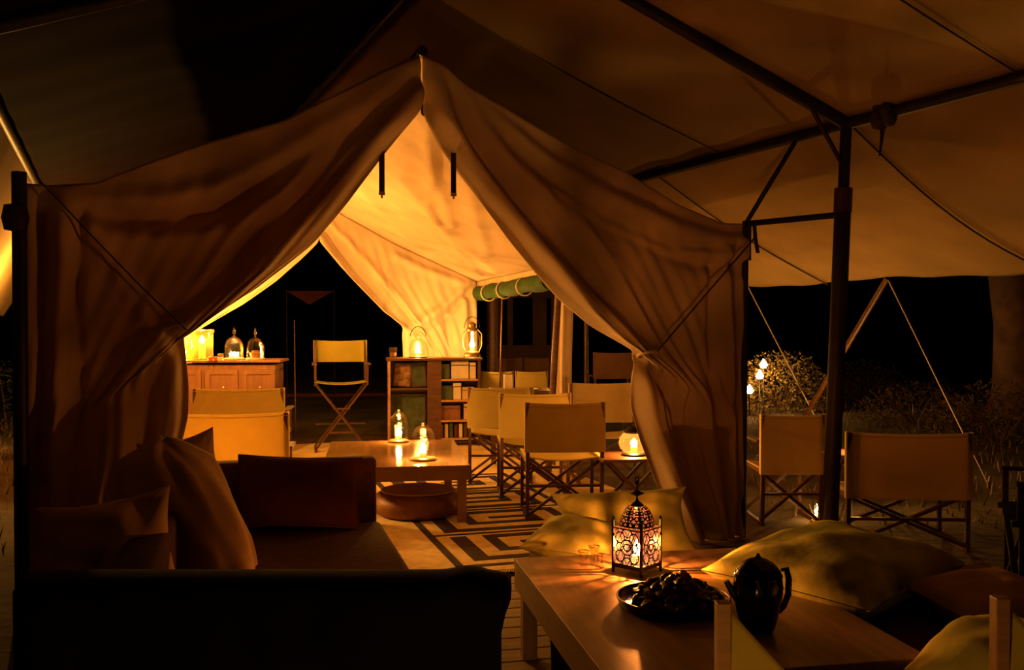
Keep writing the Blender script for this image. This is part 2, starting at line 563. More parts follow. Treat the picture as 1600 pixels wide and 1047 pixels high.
def roof_panel(name, front, rear, parent, seed, nv=70, lines=()):
    n = len(front)
    rr = np.stack([np.interp(np.linspace(0, 1, n), np.linspace(0, 1, len(rear)), rear[:, k]) for k in range(3)], 1)
    v = np.linspace(0, 1, nv)[:, None, None]
    P = front[None] * (1 - v) + rr[None] * v
    s = np.linspace(0, 1, n)[None, :]
    vv = np.linspace(0, 1, nv)[:, None]
    sag = -0.07 * np.sin(math.pi * vv) * (0.4 + 0.6 * np.sin(math.pi * s))
    wr = 0.016 * np.sin(2 * math.pi * (s * 2.2 + vv * 3.1 + seed)) + 0.007 * np.sin(2 * math.pi * (s * 5 + vv * 6.3 + 2 * seed))
    for (s0, v0, s1, v1, amp, w) in lines:
        G = np.stack(np.broadcast_arrays(s, vv), -1)
        wr = wr + 1.1 * amp * np.exp(-(dist_to_poly(G, [(s0, v0), (s1, v1)]) / w) ** 2)
    f = np.clip(np.minimum(vv, 1 - vv) * 8, 0, 1) * np.clip(np.minimum(s, 1 - s) * 10, 0, 1)
    P[..., 2] += (sag + wr) * f
    return MB().grid(P).build(name, CANVAS, parent, smooth='all', solid=0.004, world=True)

FR = plane_pts(TpR, OL, UF)
FL = plane_pts(TpL, OL, UF)
rearR = plane_pts(resample(TT_R, 40), RL, UR)
rearL = plane_pts(resample(TT_L, 40), RL, UR)
roof_panel('roof_panel', FR, rearR, tent, 0.2, lines=[(0.03, 0.1, 0.5, 0.55, -0.03, 0.02), (0.1, 0.05, 0.75, 0.65, -0.025, 0.02), (0.2, 0.45, 0.95, 0.8, -0.03, 0.022), (0.05, 0.6, 0.7, 0.97, -0.03, 0.025), (0.02, 0.02, 0.3, 0.4, -0.04, 0.02), (0.35, 0.5, 0.97, 0.93, -0.03, 0.015)])
roof_panel('roof_panel', FL, rearL, tent, 0.7)
EAVE_F = Vector(FR[-1])
EAVE_B = Vector(rearR[-1])
# left side wall
m_, n_ = 30, 90
P = np.zeros((m_, n_, 3))
eL0, eL1 = Vector(FL[-1]), Vector(rearL[-1])
for i in range(m_):
    for j in range(n_):
        k = j / (n_ - 1); q = i / (m_ - 1)
        p = eL0.lerp(eL1, k)
        w = 0.05 * math.sin(k * 40) * q
        P[i, j] = (p.x + w, p.y, max(0.004, p.z * (1 - q)))
MB().grid(P).build('side_wall', CANVAS, tent, smooth='all', solid=0.004, world=True)
# valance strip under the open right eave
nV = 60
P = np.zeros((6, nV, 3))
for i in range(6):
    for j in range(nV):
        k = j / (nV - 1)
        p = EAVE_F.lerp(EAVE_B, k)
        P[i, j] = (p.x + 0.012 * math.sin(k * 60) * i / 5, p.y, p.z - 0.10 * i / 5)
MB().grid(P).build('valance', CANVAS, tent, smooth='all', solid=0.004, world=True)
# rolled green side curtain under the right eave, in two lengths, with its ties
for k0, k1 in ((0.60, 0.83), (0.835, 0.995)):
    pts, rad = [], []
    for i in range(15):
        k = k0 + (k1 - k0) * i / 14
        p = EAVE_F.lerp(EAVE_B, k)
        pts.append(p + Vector((0.02, 0, -0.15 - 0.008 * math.sin(i * 0.7))))
        rad.append(0.088 + 0.005 * math.sin(i * 0.8 + k0 * 20))
    ro = MB().tube(pts, rad, n=14).build('rolled_curtain', GREENC, tent, smooth=True, world=True)
    tag(ro, 'rolled green canvas curtain')
for k in (0.72, 0.833, 0.93):
    p = EAVE_F.lerp(EAVE_B, k) + Vector((0.02, 0, -0.16))
    ring = [p + Vector((0, 0.0, 0)) + Vector((0.1 * math.cos(a) * 0.94, 0.1 * math.cos(a) * 0.33, 0.1 * math.sin(a))) for a in np.linspace(0, 2 * math.pi, 17)]
    MB().tube(ring, 0.008, n=6).build('tie', ROPE, tent, smooth=True, world=True)
# poles
def pole(name, p, q, r, material, parent, n=12, r2=None):
    return MB().tube([p, q], r, n=n, r2=r2).build(name, material, parent, smooth=True, world=True)
cl = OL - UF * 0.03 + NF * 0.05
pole('corner_pole', cl, cl + Vector((0, 0, EAVE_F.z + 0.08)), 0.034, POLE, tent)
MB().lathe([(0.0, -0.07), (0.05, -0.06), (0.062, 0), (0.05, 0.06), (0.0, 0.07)], 14, at(24, 340, cl.y - 0.02)).build('pole_clamp', POLE, tent, smooth=True, world=True)
pole('corner_pole', OR - VF * -0.02, Vector((EAVE_F.x, EAVE_F.y, EAVE_F.z + 0.02)), 0.022, POLE, tent)
pole('corner_pole', RR - UR * 0.12 + Vector((0, 0.12, 0)), EAVE_B - UR * 0.12 + Vector((0, 0.12, 0.0)), 0.022, POLE, tent)
pole('corner_pole', RL + Vector((0.03, -0.05, 0)), eL1 + Vector((0.03, -0.05, 0)), 0.022, POLE, tent)
pole('ridge_pole', Vector(FR[0]) + Vector((0, 0.02, 0.03)), Vector(rearR[0]) + Vector((0, 0, 0.03)), 0.03, POLE, tent)
# side post, with a leg of canvas gathered round it
kp = 0.53
sp = at(881, 600, 9.36)
spx, spy = sp.x, sp.y
ez = EAVE_F.lerp(EAVE_B, kp).z - 0.05
bun = []
mB, nB = 26, 40
P = np.zeros((mB, nB, 3))
for i in range(mB):
    q = i / (mB - 1)
    for j in range(nB):
        a = 2 * math.pi * j / (nB - 1)
        r = 0.072 + 0.014 * math.sin(7 * a + 3 * q) + 0.01 * math.sin(9 * q + a)
        P[i, j] = (spx + r * math.cos(a), spy + r * math.sin(a), ez * (1 - q) + 0.004 * q)
gl = MB().grid(P).build('gathered_side_curtain', CANVAS, tent, smooth='all', world=True)
pole('side_pole', at(873, 445, 9.15), Vector((at(857, 625, 9.15).x, 9.15, 0.0)), 0.032, WOOD, tent)
# hanging straps with their buckles in the door opening, and the hook at the peak
for (px, y0, y1) in ((601, 232, 298), (714, 236, 300)):
    a = on_plane(px, y0, OL, UF); b = on_plane(px, y1, OL, UF)
    def wp(c, off=-0.06): return OL + UF * c[0] - NF * (-off) + Vector((0, 0, c[1]))
    pa, pb = wp(a), wp(b)
    sm = MB()
    M = Matrix((UF, NF, Vector((0, 0, 1)))).transposed()
    st = sm.box((pa + pb) / 2, (0.032, 0.005, (pa - pb).length), M=M).build('hanging_strap', STRAP, tent, world=True)
    bk = MB()
    bk.box(pb - Vector((0, 0, 0.008)), (0.036, 0.008, 0.02), M=M)
    bk.tube([pb - Vector((0, 0, 0.016)), pb - Vector((0, 0, 0.035))], 0.006, 8)
    bo = bk.build('buckle', PAPER, tent, world=True)
hk = on_plane(661, 176, OL, UF)
hp = OL + UF * hk[0] - NF * 0.02 + Vector((0, 0, hk[1]))
MB().tube([hp + Vector((0, 0, 0.05)), hp, hp + Vector((0.01, 0, -0.012))], 0.007, 8).build('peak_hook', STRAP, tent, smooth=True, world=True)
# tie-back straps running out to the corners
def strap_line(pxp, off, wid, material, name='tie_back_strap'):
    pts = []
    for p in pxp:
        c = on_plane(p[0], p[1], OL, UF)
        pts.append(OL + UF * c[0] + NF * off + Vector((0, 0, c[1])))
    sm = MB()
    for a, b in zip(pts[:-1], pts[1:]):
        sm.bar(a, b, wid, 0.008)
    return sm.build(name, material, tent, world=True)
strap_line([(60, 283), (150, 378), (220, 450), (288, 515)], 0.13, 0.012, STRAP)
strap_line([(1162, 372), (1090, 455), (1010, 548)], 0.13, 0.010, STRAP)
# canvas tie round each gathered drape
for (px, py, w) in ((279, 512, 0.05), (1012, 553, 0.05)):
    c = on_plane(px, py, OL, UF)
    p = OL + UF * c[0] + Vector((0, 0, c[1]))
    ring = [p + UF * (w * math.cos(a)) + NF * (0.085 * math.sin(a)) + Vector((0, 0, 0.02 * math.sin(a))) for a in np.linspace(0, 2 * math.pi, 21)]
    MB().tube(ring, 0.012, 8).build('tie_band', CANVAS, tent, smooth=True, world=True)

# ------------------------------------------------------------------ the fly sheet over the tent
MF = Vector((-0.41, 5.55, 0))
def fly_pt(u, v, z): return Vector((MF.x + UF.x * u + VF.x * v, MF.y + UF.y * u + VF.y * v, z))
EAV_Z, RID_Z, HALF = 2.63, 3.57, 2.34
fly = thing('fly_sheet', 'dark fly sheet on steel poles stretched over the tent, with side awnings', 'awning', fly_pt(0, 1, 0))
def fly_panel(name, u0, z0, u1, z1, v0, v1, sag, seed, scallop=0.0, cloth=None):
    m, n = 40, 90
    P = np.zeros((m, n, 3))
    for i in range(m):
        s = i / (m - 1)
        for j in range(n):
            k = j / (n - 1)
            u = u0 + (u1 - u0) * s; v = v0 + (v1 - v0) * k
            z = z0 + (z1 - z0) * s - sag * math.sin(math.pi * s) * (0.7 + 0.3 * math.sin(v * 1.3 + seed))
            z += 0.010 * math.sin(3 * v + 4 * s + seed) * math.sin(math.pi * s) + 0.006 * math.sin(9 * v - 5 * s)
            z -= scallop * s * s * (0.5 - 0.5 * math.cos(2 * math.pi * (v - 1.52 + 0.7) / 2.4))
            P[i, j] = fly_pt(u, v, z)
    return MB().grid(P).build(name, cloth or FLY, fly, smooth='all', solid=0.003, world=True)
fly_panel('roof_panel', 0.0, RID_Z, HALF, EAV_Z + 0.04, -4.2, 7.2, 0.05, 0.0)
tag(fly_panel('roof_panel', 0.0, RID_Z, -HALF, EAV_Z + 0.04, -4.2, 7.2, 0.05, 1.0, cloth=SHADEDFLY), 'left fly slope, its shade painted in as black')
fly_panel('awning_panel', HALF, EAV_Z + 0.04, HALF + 1.8, 1.80, -2.6, 6.4, 0.12, 2.0, 0.03)
fly_panel('awning_panel', -HALF, EAV_Z + 0.04, -HALF - 0.62, 1.50, -2.6, 8.2, 0.04, 3.0)
pole('eave_beam', fly_pt(HALF, -4.2, EAV_Z), fly_pt(HALF, 7.2, EAV_Z), 0.032, POLE, fly)
pole('eave_beam', fly_pt(-HALF, -4.2, EAV_Z), fly_pt(-HALF, 7.2, EAV_Z), 0.032, POLE, fly)
pole('ridge_beam', fly_pt(0, -4.2, RID_Z - 0.06), fly_pt(0, 7.2, RID_Z - 0.06), 0.035, POLE, fly)
for v in (-0.70, 7.1):
    for sgn in (1, -1):
        pole('rafter', fly_pt(sgn * HALF, v, EAV_Z), fly_pt(0, v, RID_Z - 0.06), 0.036, POLE, fly)
pt = fly_pt(HALF, -0.70, EAV_Z)
base = Vector((pt.x - 0.095, pt.y, GZ))
slv = base.lerp(pt, 0.84)
pole('post', base, slv, 0.050, POLE, fly)
pole('post_upper', slv, pt, 0.034, POLE, fly)
tag(MB().tube([base.lerp(pt, 0.80), base.lerp(pt, 0.855)], 0.054, 14).build('post_sleeve', WOOD, fly, smooth=True, world=True), 'brown collar')
p2 = fly_pt(-HALF, -0.70, 0)
pole('post', Vector((p2.x, p2.y, GZ)), Vector((p2.x, p2.y, EAV_Z)), 0.045, POLE, fly)
for v in (7.1,):
    for sgn in (1, -1):
        p2 = fly_pt(sgn * HALF, v, 0)
        pole('post', Vector((p2.x, p2.y, GZ)), Vector((p2.x, p2.y, EAV_Z)), 0.04, POLE, fly)
# strut to the tent corner and braces
zc = EAVE_F.z
k = (zc - GZ) / (EAV_Z - GZ)
pj = base.lerp(pt, k)
pole('strut', Vector((EAVE_F.x, EAVE_F.y, zc)), pj, 0.020, POLE, fly)
bq = fly_pt(HALF, -0.26, EAV_Z)
pole('brace', Vector((EAVE_F.x, EAVE_F.y, zc)), bq, 0.016, POLE, fly)
rq = fly_pt(HALF - 0.28, -0.70, EAV_Z + 0.1)
pole('brace', rq, base.lerp(pt, 0.9), 0.014, POLE, fly)
# tied bundle and hanging straps on the right beam
bp = fly_pt(HALF, -1.02, EAV_Z)
bun = MB()
for i in range(7):
    c = bp + Vector((random.uniform(-.05, .05), random.uniform(-.08, .08), random.uniform(-.05, .04)))
    bun.lathe([(0, -.045), (.03, -.035), (.045, 0), (.03, .035), (0, .045)], 8, c)
bun.build('cloth_knot', STRAP, fly, smooth=True, world=True)
def strip(name, pts, w0, w1, material, parent):
    sm = MB(); n = len(pts)
    vs_, fs_ = [], []
    for i, p in enumerate(pts):
        w = w0 + (w1 - w0) * i / (n - 1)
        vs_ += [Vector(p) - UF * w / 2, Vector(p) + UF * w / 2]
    fs_ = [(2 * i, 2 * i + 1, 2 * i + 3, 2 * i + 2) for i in range(n - 1)]
    return sm.add(vs_, fs_).build(name, material, parent, solid=0.004, world=True)
strip('hanging_strap', [bp + Vector((-.02, 0, -.03)), bp + Vector((-.02, 0, -.12)), bp + Vector((-.035, 0, -.24))], 0.045, 0.01, STRAP, fly)
cp = Vector((EAVE_F.x, EAVE_F.y, zc))
strip('hanging_strap', [cp + UF * 0.07 + Vector((0, 0, 0)), cp + UF * 0.08 + Vector((0, 0, -.1)), cp + UF * 0.10 + Vector((0, 0, -.19))], 0.03, 0.03, STRAP, fly)
strip('hanging_strap', [cp + UF * 0.03 + Vector((0, 0, 0)), cp + UF * 0.03 + Vector((0, 0, -.13)), cp + UF * 0.035 + Vector((0, 0, -.24))], 0.035, 0.02, STRAP, fly)
# seams of the cloth
for v in (-1.9, 0.55, 1.9, 3.2, 4.5):
    pts = [fly_pt(HALF * (1 - i / 8), v, EAV_Z + 0.03 + (RID_Z - EAV_Z) * i / 8 - 0.05 * math.sin(math.pi * i / 8) - 0.012) for i in range(9)]
    MB().tube(pts, 0.005, 6).build('seam', STRAP, fly, world=True)
for v in (-1.9, -0.70, 1.52, 3.9):
    pts = []
    for i in range(13):
        s = i / 12
        z = EAV_Z + 0.04 + (1.80 - EAV_Z - 0.04) * s - 0.12 * math.sin(math.pi * s) * (0.7 + 0.3 * math.sin(v * 1.3 + 2.0)) - 0.03 * s * s * (0.5 - 0.5 * math.cos(2 * math.pi * (v - 0.82) / 2.4))
        pts.append(fly_pt(HALF + 1.8 * s, v, z - 0.016))
    MB().tube(pts, 0.006, 6).build('seam', STRAP, fly, world=True)
# prop pole and guy ropes of the right awning
e1 = fly_pt(HALF + 1.8, 1.52 - 0.70, 1.80)
ea = at(1387, 432, 7.92)
ropes = []
dirU = UF
def rope(a, outward, drop, name='guy_rope'):
    b = Vector((a.x + UF.x * outward, a.y + UF.y * outward, GZ))
    MB().tube([a, b], 0.006, 6).build(name, ROPE, fly, world=True)
    MB().tube([b + Vector((0, 0, 0.10)) , b - UF * 0.03 + Vector((0, 0, -0.02))], 0.012, 8).build('tent_peg', WOOD, fly, world=True)
rope(Vector((ea.x, ea.y, 1.79)), 1.18, 0)
eb = at(1168, 443, 9.6)
rope(Vector((eb.x, eb.y, 1.79)), 1.15, 0)
ec = fly_pt(HALF + 1.8, -1.6, 1.8)
rope(ec, 1.2, 0)
pb_ = at(1296, 672, 9.6)
pole('prop_pole', Vector((ea.x, ea.y, 1.80)), Vector((pb_.x - 0.25, 10.4, GZ)), 0.024, WOOD, fly)
for kq in (0.3, 0.9):
    a = fly_pt(-HALF - 0.62, 7.0 * kq + 1.0, 1.50)
    b = a + Vector((-UF.x * 0.8, -UF.y * 0.8, -1.5 + GZ))
    MB().tube([a, b], 0.006, 6).build('guy_rope', ROPE, fly, world=True)

# ------------------------------------------------------------------ candle lights
def flame_mesh(h=0.045, r=0.012):
    return MB().lathe([(0.001, 0), (r * .7, h * .12), (r, h * .3), (r * .75, h * .55), (r * .3, h * .82), (0.0008, h)], 12)

def candle(parent, h, r, z0, power, flame_h=0.045, flame_r=0.013, loc=(0, 0), rad=0.02):
    c = MB().lathe([(0.0, z0), (r, z0), (r, z0 + h), (r * .6, z0 + h - 0.004), (0.0, z0 + h - 0.005)], 16, (loc[0], loc[1], 0)).build('candle', WAX, parent, smooth=True)
    f = flame_mesh(flame_h, flame_r).build('flame', FLAME, c, smooth='all')
    f.location = (loc[0], loc[1], z0 + h + 0.004)
    if power > 0:
        lamp('candle_light', (loc[0], loc[1], z0 + h + flame_h * 0.5), power, parent, radius=rad)
    return c

def glass_jar(label, loc, h=0.22, r=0.07, power=20, dome=True, group='glass candle lanterns', glass=None, cut=True, cap=False, rad=0.02, fh=0.06, fr=0.024):
    t = thing('candle_lantern', label, 'lantern', loc, random.uniform(0, 1), group)
    G = glass or (CUTGLASS if cut else GLASS)
    MB().lathe([(0.0, 0.0), (r * .95, 0.0), (r, 0.012), (r * .9, 0.02), (0.0, 0.02)], 24).build('base', BRASS, t, smooth=True)
    hb = h * (0.62 if dome else 0.95)
    prof = [(r * .88, 0.02), (r * .96, 0.03), (r, 0.06), (r, hb * .7), (r * .92, hb * .9)]
    if dome:
        for i in range(1, 9):
            a = i / 8 * math.pi / 2
            prof.append((max(0.006, r * .92 * math.cos(a)), hb * .9 + (h - hb * .9) * math.sin(a) * 0.9))
    else:
        prof.append((r * .86, hb))
    MB().lathe(prof, 28).build('glass', G, t, smooth='all')
    if dome:
        MB().lathe([(0.004, h * .93), (0.012, h * .95), (0.009, h * .98), (0.014, h * 1.0), (0.0, h * 1.03)], 12).build('knob', BRASS, t, smooth=True)
    if cap:
        MB().lathe([(r * .9, hb), (r * .95, hb + .01), (r * .6, hb + .04), (r * .3, hb + .05), (0.0, hb + .055)], 20).build('cap', BLACKIRON, t, smooth=True)
        MB().tube([(r * .8 * math.cos(a), 0, hb + 0.02 + 0.09 * math.sin(a)) for a in np.linspace(0, math.pi, 13)], 0.004, 6).build('handle', BLACKIRON, t, smooth=True)
    candle(t, 0.035, 0.024, 0.02, power, fh, fr, rad=rad)
    return t

# ------------------------------------------------------------------ folding canvas chairs
def canvas_sheet(w, z0, z1, y, bow, thick=0.008, n=12, sleeve=0.02):
    m = MB()
    P = np.zeros((4, n, 3))
    for i in range(4):
        for j in range(n):
            k = j / (n - 1) * 2 - 1
            P[i, j] = (k * w / 2, y - bow * (1 - k * k), z0 + (z1 - z0) * i / 3 - 0.006 * (1 - k * k) * (i == 3))
    return P

def director_chair(label, loc, rz, w=0.56, dp=0.50, hs=0.45, zb=0.86, zp=0.50, straight=True, tall=False, group='folding canvas chairs',
                   cloth=None, wood=None, name='director_chair', arms=True, flip=False, seat=True):
    cloth = cloth or CHAIRCLOTH; wood = wood or CHAIRWOOD
    t = thing(name, label, 'chair', loc, rz, group)
    hw, hd = w / 2, dp / 2
    for sx in (-1, 1):
        MB().bar((sx * hw, -hd, 0.0 if straight else hs - 0.06), (sx * hw, -hd - 0.03, zb - 0.003), 0.026, 0.034).build('back_post', wood, t)
        MB().bar((sx * hw, -hd - 0.02, hs - 0.012), (sx * hw, hd + 0.02, hs - 0.012), 0.026, 0.03).build('seat_rail', wood, t)
        MB().bar((sx * hw, -hd - 0.03, 0.013), (sx * hw, hd + 0.03, 0.013), 0.026, 0.026).build('foot_rail', wood, t)
        if arms:
            MB().box((sx * (hw + 0.012), 0.01, hs + 0.20), (0.055, dp * 0.98, 0.02), bev=0.005).build('arm_rest', wood, t)
            MB().bar((sx * hw, hd - 0.02, hs - 0.02), (sx * (hw + .005), hd - 0.02, hs + 0.192), 0.024, 0.03).build('arm_post', wood, t)
    for y in (-hd + 0.04, hd - 0.03):
        for sx in (-1, 1):
            dy = 0.012 * sx
            MB().bar((-sx * hw, y + dy, 0.025), (sx * hw, y + dy, hs - 0.02), 0.032, 0.02).build('cross_leg', wood, t)
    MB().bar((-hw, -hd, hs * 0.56 if not tall else hs * .35), (hw, -hd, hs * 0.56 if not tall else hs * .35), 0.03, 0.018).build('stretcher', wood, t)
    if tall:
        MB().box((0, hd - 0.02, hs * 0.28), (w * 0.5, 0.09, 0.018), bev=0.004).build('foot_rest', wood, t)
        MB().bar((-w * .16, hd - 0.02, hs * 0.62), (w * .16, hd - 0.02, hs * 0.62), 0.03, 0.018).build('stretcher', wood, t)
    if straight:
        for sx in (-1, 1):
            MB().bar((sx * hw, hd - 0.03, 0.0), (sx * hw, hd - 0.03, hs), 0.024, 0.03).build('front_leg', wood, t)
    # the back: one sleeve of canvas round both posts
    m = MB()
    for yy in (-hd - 0.045, -hd - 0.001):
        P = canvas_sheet(w + 0.05, zp, zb, yy if yy < -hd - .02 else yy, 0.02)
        m.grid(P)
    yb0, yb1 = -hd - 0.045, -hd - 0.001
    bk = MB()
    n = 14; vs_ = []; 
    prof = []
    for j in range(n):
        k = j / (n - 1) * 2 - 1
        prof.append((k * (hw + 0.022), yb0 + (0.004 if abs(k) == 1 else -0.012 * (1 - k * k))))
    for j in range(n - 1, -1, -1):
        k = j / (n - 1) * 2 - 1
        prof.append((k * (hw + 0.022), (yb1 if abs(k) > 0.85 else yb0 + 0.006 - 0.012 * (1 - k * k))))
    N = len(prof)
    rows = [zp, zp + (zb - zp) * .33, zp + (zb - zp) * .66, zb]
    for iz, z in enumerate(rows):
        for (x, y) in prof:
            dip = 0.012 * (1 - (x / (hw + .022)) ** 2) if iz == 3 else 0
            vs_.append((x, y, z - dip))
    fs_ = [(i * N + j, i * N + (j + 1) % N, (i + 1) * N + (j + 1) % N, (i + 1) * N + j) for i in range(3) for j in range(N)]
    bk.add(vs_, fs_)
    bo = bk.build('back_canvas', cloth, t, smooth=True)
    for zz in (zb - 0.022,):
        pts = []
        for j in range(n):
            k = j / (n - 1) * 2 - 1
            pts.append((k * (hw + 0.02), yb0 - 0.013 * (1 - k * k) - 0.003, zz - 0.012 * (1 - k * k)))
        MB().tube(pts, 0.0022, 5).build('hem', cloth, bo)
    if seat:
        P = np.zeros((6, 12, 3))
        for i in range(6):
            for j in range(12):
                k = j / 11 * 2 - 1
                P[i, j] = (k * (hw + 0.012), -hd + 0.03 + (dp - 0.03) * i / 5, hs + 0.008 - 0.03 * (1 - k * k))
        MB().grid(P).build('seat_canvas', cloth, t, smooth='all', solid=0.006)
    return t

def chair_at_post(lx, ly, rz, w, dp):
    """base of a chair whose left back post stands there, seen from behind"""
    ex = Vector((math.cos(rz), math.sin(rz), 0)); ey = Vector((-math.sin(rz), math.cos(rz), 0))
    p = Vector((lx, ly, 0)) + ex * (w / 2) + ey * (dp / 2)
    return p

# three chairs in the tent with their backs to us
ra = math.radians(4)
A_ = at(824, 700, 6.9); B_ = at(784, 700, 7.76); C_ = at(734, 700, 8.45)
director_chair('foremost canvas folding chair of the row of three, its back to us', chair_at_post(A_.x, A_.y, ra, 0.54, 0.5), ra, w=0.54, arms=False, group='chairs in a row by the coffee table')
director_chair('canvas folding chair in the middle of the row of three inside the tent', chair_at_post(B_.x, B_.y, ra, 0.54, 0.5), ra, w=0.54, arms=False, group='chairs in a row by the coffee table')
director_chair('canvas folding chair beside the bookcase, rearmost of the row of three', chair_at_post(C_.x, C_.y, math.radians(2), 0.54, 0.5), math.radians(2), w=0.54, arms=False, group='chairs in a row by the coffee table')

# tall chair facing us in the rear opening
tp = gp(533, 702, 0)
director_chair('tall folding chair with yellow canvas back and seat, standing in the dark rear doorway', (tp.x, tp.y, 0), math.radians(180 + 12), w=0.56, dp=0.42, hs=0.76, zb=1.22, zp=0.97,
               straight=False, tall=True, cloth=YELLOWCLOTH, group=None, name='tall_director_chair')

# two wide canvas chairs on the left, backs to us
eL = at(288, 700, 6.7)
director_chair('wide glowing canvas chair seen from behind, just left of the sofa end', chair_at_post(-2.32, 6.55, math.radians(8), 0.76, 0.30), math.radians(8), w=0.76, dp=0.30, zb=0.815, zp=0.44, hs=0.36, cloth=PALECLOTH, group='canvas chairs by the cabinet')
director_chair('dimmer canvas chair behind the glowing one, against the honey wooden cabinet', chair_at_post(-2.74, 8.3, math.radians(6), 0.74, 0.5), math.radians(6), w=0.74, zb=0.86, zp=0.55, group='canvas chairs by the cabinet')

# wide chair under the right awning facing us, catching shadows
gC = at(945, 700, 9.0)
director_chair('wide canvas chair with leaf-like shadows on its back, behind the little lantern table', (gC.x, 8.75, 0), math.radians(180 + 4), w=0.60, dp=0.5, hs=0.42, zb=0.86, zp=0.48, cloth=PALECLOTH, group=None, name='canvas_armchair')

# chairs of the dining corner beyond the open side
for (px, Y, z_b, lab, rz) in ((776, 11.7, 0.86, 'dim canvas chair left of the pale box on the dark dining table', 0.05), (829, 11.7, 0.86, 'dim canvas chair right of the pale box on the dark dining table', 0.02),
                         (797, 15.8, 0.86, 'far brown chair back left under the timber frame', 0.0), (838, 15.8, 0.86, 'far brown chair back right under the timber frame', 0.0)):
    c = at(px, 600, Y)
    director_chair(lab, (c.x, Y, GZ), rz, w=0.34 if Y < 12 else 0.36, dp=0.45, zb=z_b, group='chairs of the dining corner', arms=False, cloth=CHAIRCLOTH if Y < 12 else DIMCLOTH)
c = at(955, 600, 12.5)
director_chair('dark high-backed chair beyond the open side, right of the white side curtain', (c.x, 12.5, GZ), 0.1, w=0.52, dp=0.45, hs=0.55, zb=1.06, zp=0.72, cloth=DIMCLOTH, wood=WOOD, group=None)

# chairs outside on the right, backs to us
J_ = at(1191, 700, 6.85)
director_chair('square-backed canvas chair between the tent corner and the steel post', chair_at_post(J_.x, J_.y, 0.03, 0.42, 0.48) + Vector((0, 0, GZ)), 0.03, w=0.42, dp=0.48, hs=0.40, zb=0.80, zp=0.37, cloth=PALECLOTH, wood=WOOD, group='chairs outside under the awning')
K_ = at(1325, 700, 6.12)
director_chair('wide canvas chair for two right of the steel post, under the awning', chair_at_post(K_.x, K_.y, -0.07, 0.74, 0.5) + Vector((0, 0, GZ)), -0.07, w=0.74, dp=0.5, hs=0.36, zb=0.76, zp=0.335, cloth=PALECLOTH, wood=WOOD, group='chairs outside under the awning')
director_chair('black folding chair cut off by the right edge of the photo', (2.95, 5.15, GZ), math.radians(70), w=0.55, dp=0.5, hs=0.42, zb=0.72, zp=0.45, cloth=BLACKFAB, wood=POLE, group=None)

# ------------------------------------------------------------------ low coffee table in the tent
def low_table(label, corner, ang, w, d, h, top=0.035, apron=0.07, leg=0.06, material=None, name='coffee_table', inset=0.0, seams=0):
    """corner: front right (or given) corner in world, extends to the left (-x) and back (+y)"""
    t = thing(name, label, 'table', (corner[0], corner[1], 0), ang)
    MB().box((-w / 2, d / 2, h - top / 2), (w, d, top), bev=0.004).build('table_top', material, t)
    a = h - top - apron / 2
    MB().box((-w / 2, inset + 0.012, a), (w - 2 * inset, 0.022, apron)).build('apron', material, t)
    MB().box((-w / 2, d - inset - 0.012, a), (w - 2 * inset, 0.022, apron)).build('apron', material, t)
    MB().box((-inset - 0.012, d / 2, a), (0.022, d - 2 * inset - .05, apron)).build('apron', material, t)
    MB().box((-w + inset + 0.012, d / 2, a), (0.022, d - 2 * inset - .05, apron)).build('apron', material, t)
    for x in (-inset - leg / 2 - 0.024, -w + inset + leg / 2 + 0.024):
        for y in (inset + leg / 2 + 0.024, d - inset - leg / 2 - 0.024):
            MB().box((x, y, (h - top) / 2), (leg, leg, h - top), bev=0.004).build('leg', material, t)
    return t
GLOSSWOOD = mat('glossy_table_wood', (0.26, 0.14, 0.06), 0.10, var=0.25, scale=3, wave=(1, 9, 1), spec=0.6)
fr = gp(735, 727, 0.42)
low_table('glossy low wooden coffee table mirroring two candle lanterns', (fr.x, fr.y), math.radians(8), 1.04, 1.49, 0.42, material=GLOSSWOOD, leg=0.065)
q1 = gp(622, 692, 0.42); q2 = gp(659, 722, 0.42)
glass_jar('round glass candle lantern on the coffee table, farther of two', (q1.x, q1.y + 0.05, 0.42), h=0.27, r=0.085, power=20, group='glass lanterns on the coffee table')
glass_jar('cut glass candle lantern on the coffee table, nearer of two', (q2.x, q2.y + 0.10, 0.42), h=0.27, r=0.095, power=18, group='glass lanterns on the coffee table')
# pouf beneath
pf = gp(640, 812, 0)
pt_ = thing('leather_pouf', 'low brown leather floor pouf under the coffee table', 'pouf', (-0.70, 7.12, 0))
MB().lathe([(0.0, 0.0), (0.24, 0.0), (0.31, 0.03), (0.34, 0.09), (0.32, 0.15), (0.27, 0.185), (0.0, 0.17)], 32).build('body', LEATHER, pt_, smooth=True)
MB().lathe([(0.0, 0.165), (0.20, 0.178), (0.275, 0.188), (0.27, 0.195), (0.0, 0.185)], 32).build('top_pad', PILLOWB, pt_, smooth=True)

# ------------------------------------------------------------------ patterned rug
RUGC = mat('cream_wool', (0.74, 0.58, 0.28), 0.95, var=0.2, scale=14, bump=0.25, bscale=160)
RUGD = mat('dark_brown_wool', (0.035, 0.02, 0.013), 0.95, var=0.3, scale=14, bump=0.25, bscale=160)
rug_o = gp(714, 891, 0)
rug_a = math.radians(17)
rug = thing('rug', 'cream rug with dark brown stepped squares and a fringe, running into the tent', 'rug', (rug_o.x, rug_o.y, 0), rug_a)
RW0, RW1, RB0, RB1 = -0.27, 1.30, -0.10, 3.35
MB().box(((RW0 + RW1) / 2, (RB0 + RB1) / 2, 0.005), (RW1 - RW0, RB1 - RB0, 0.010)).build('field', RUGC, rug)
def stripe(a0, b0, a1, b1, name='dark_band'):
    MB().box(((a0 + a1) / 2, (b0 + b1) / 2, 0.0112), (abs(a1 - a0), abs(b1 - b0), 0.0036)).build(name, RUGD, rug)
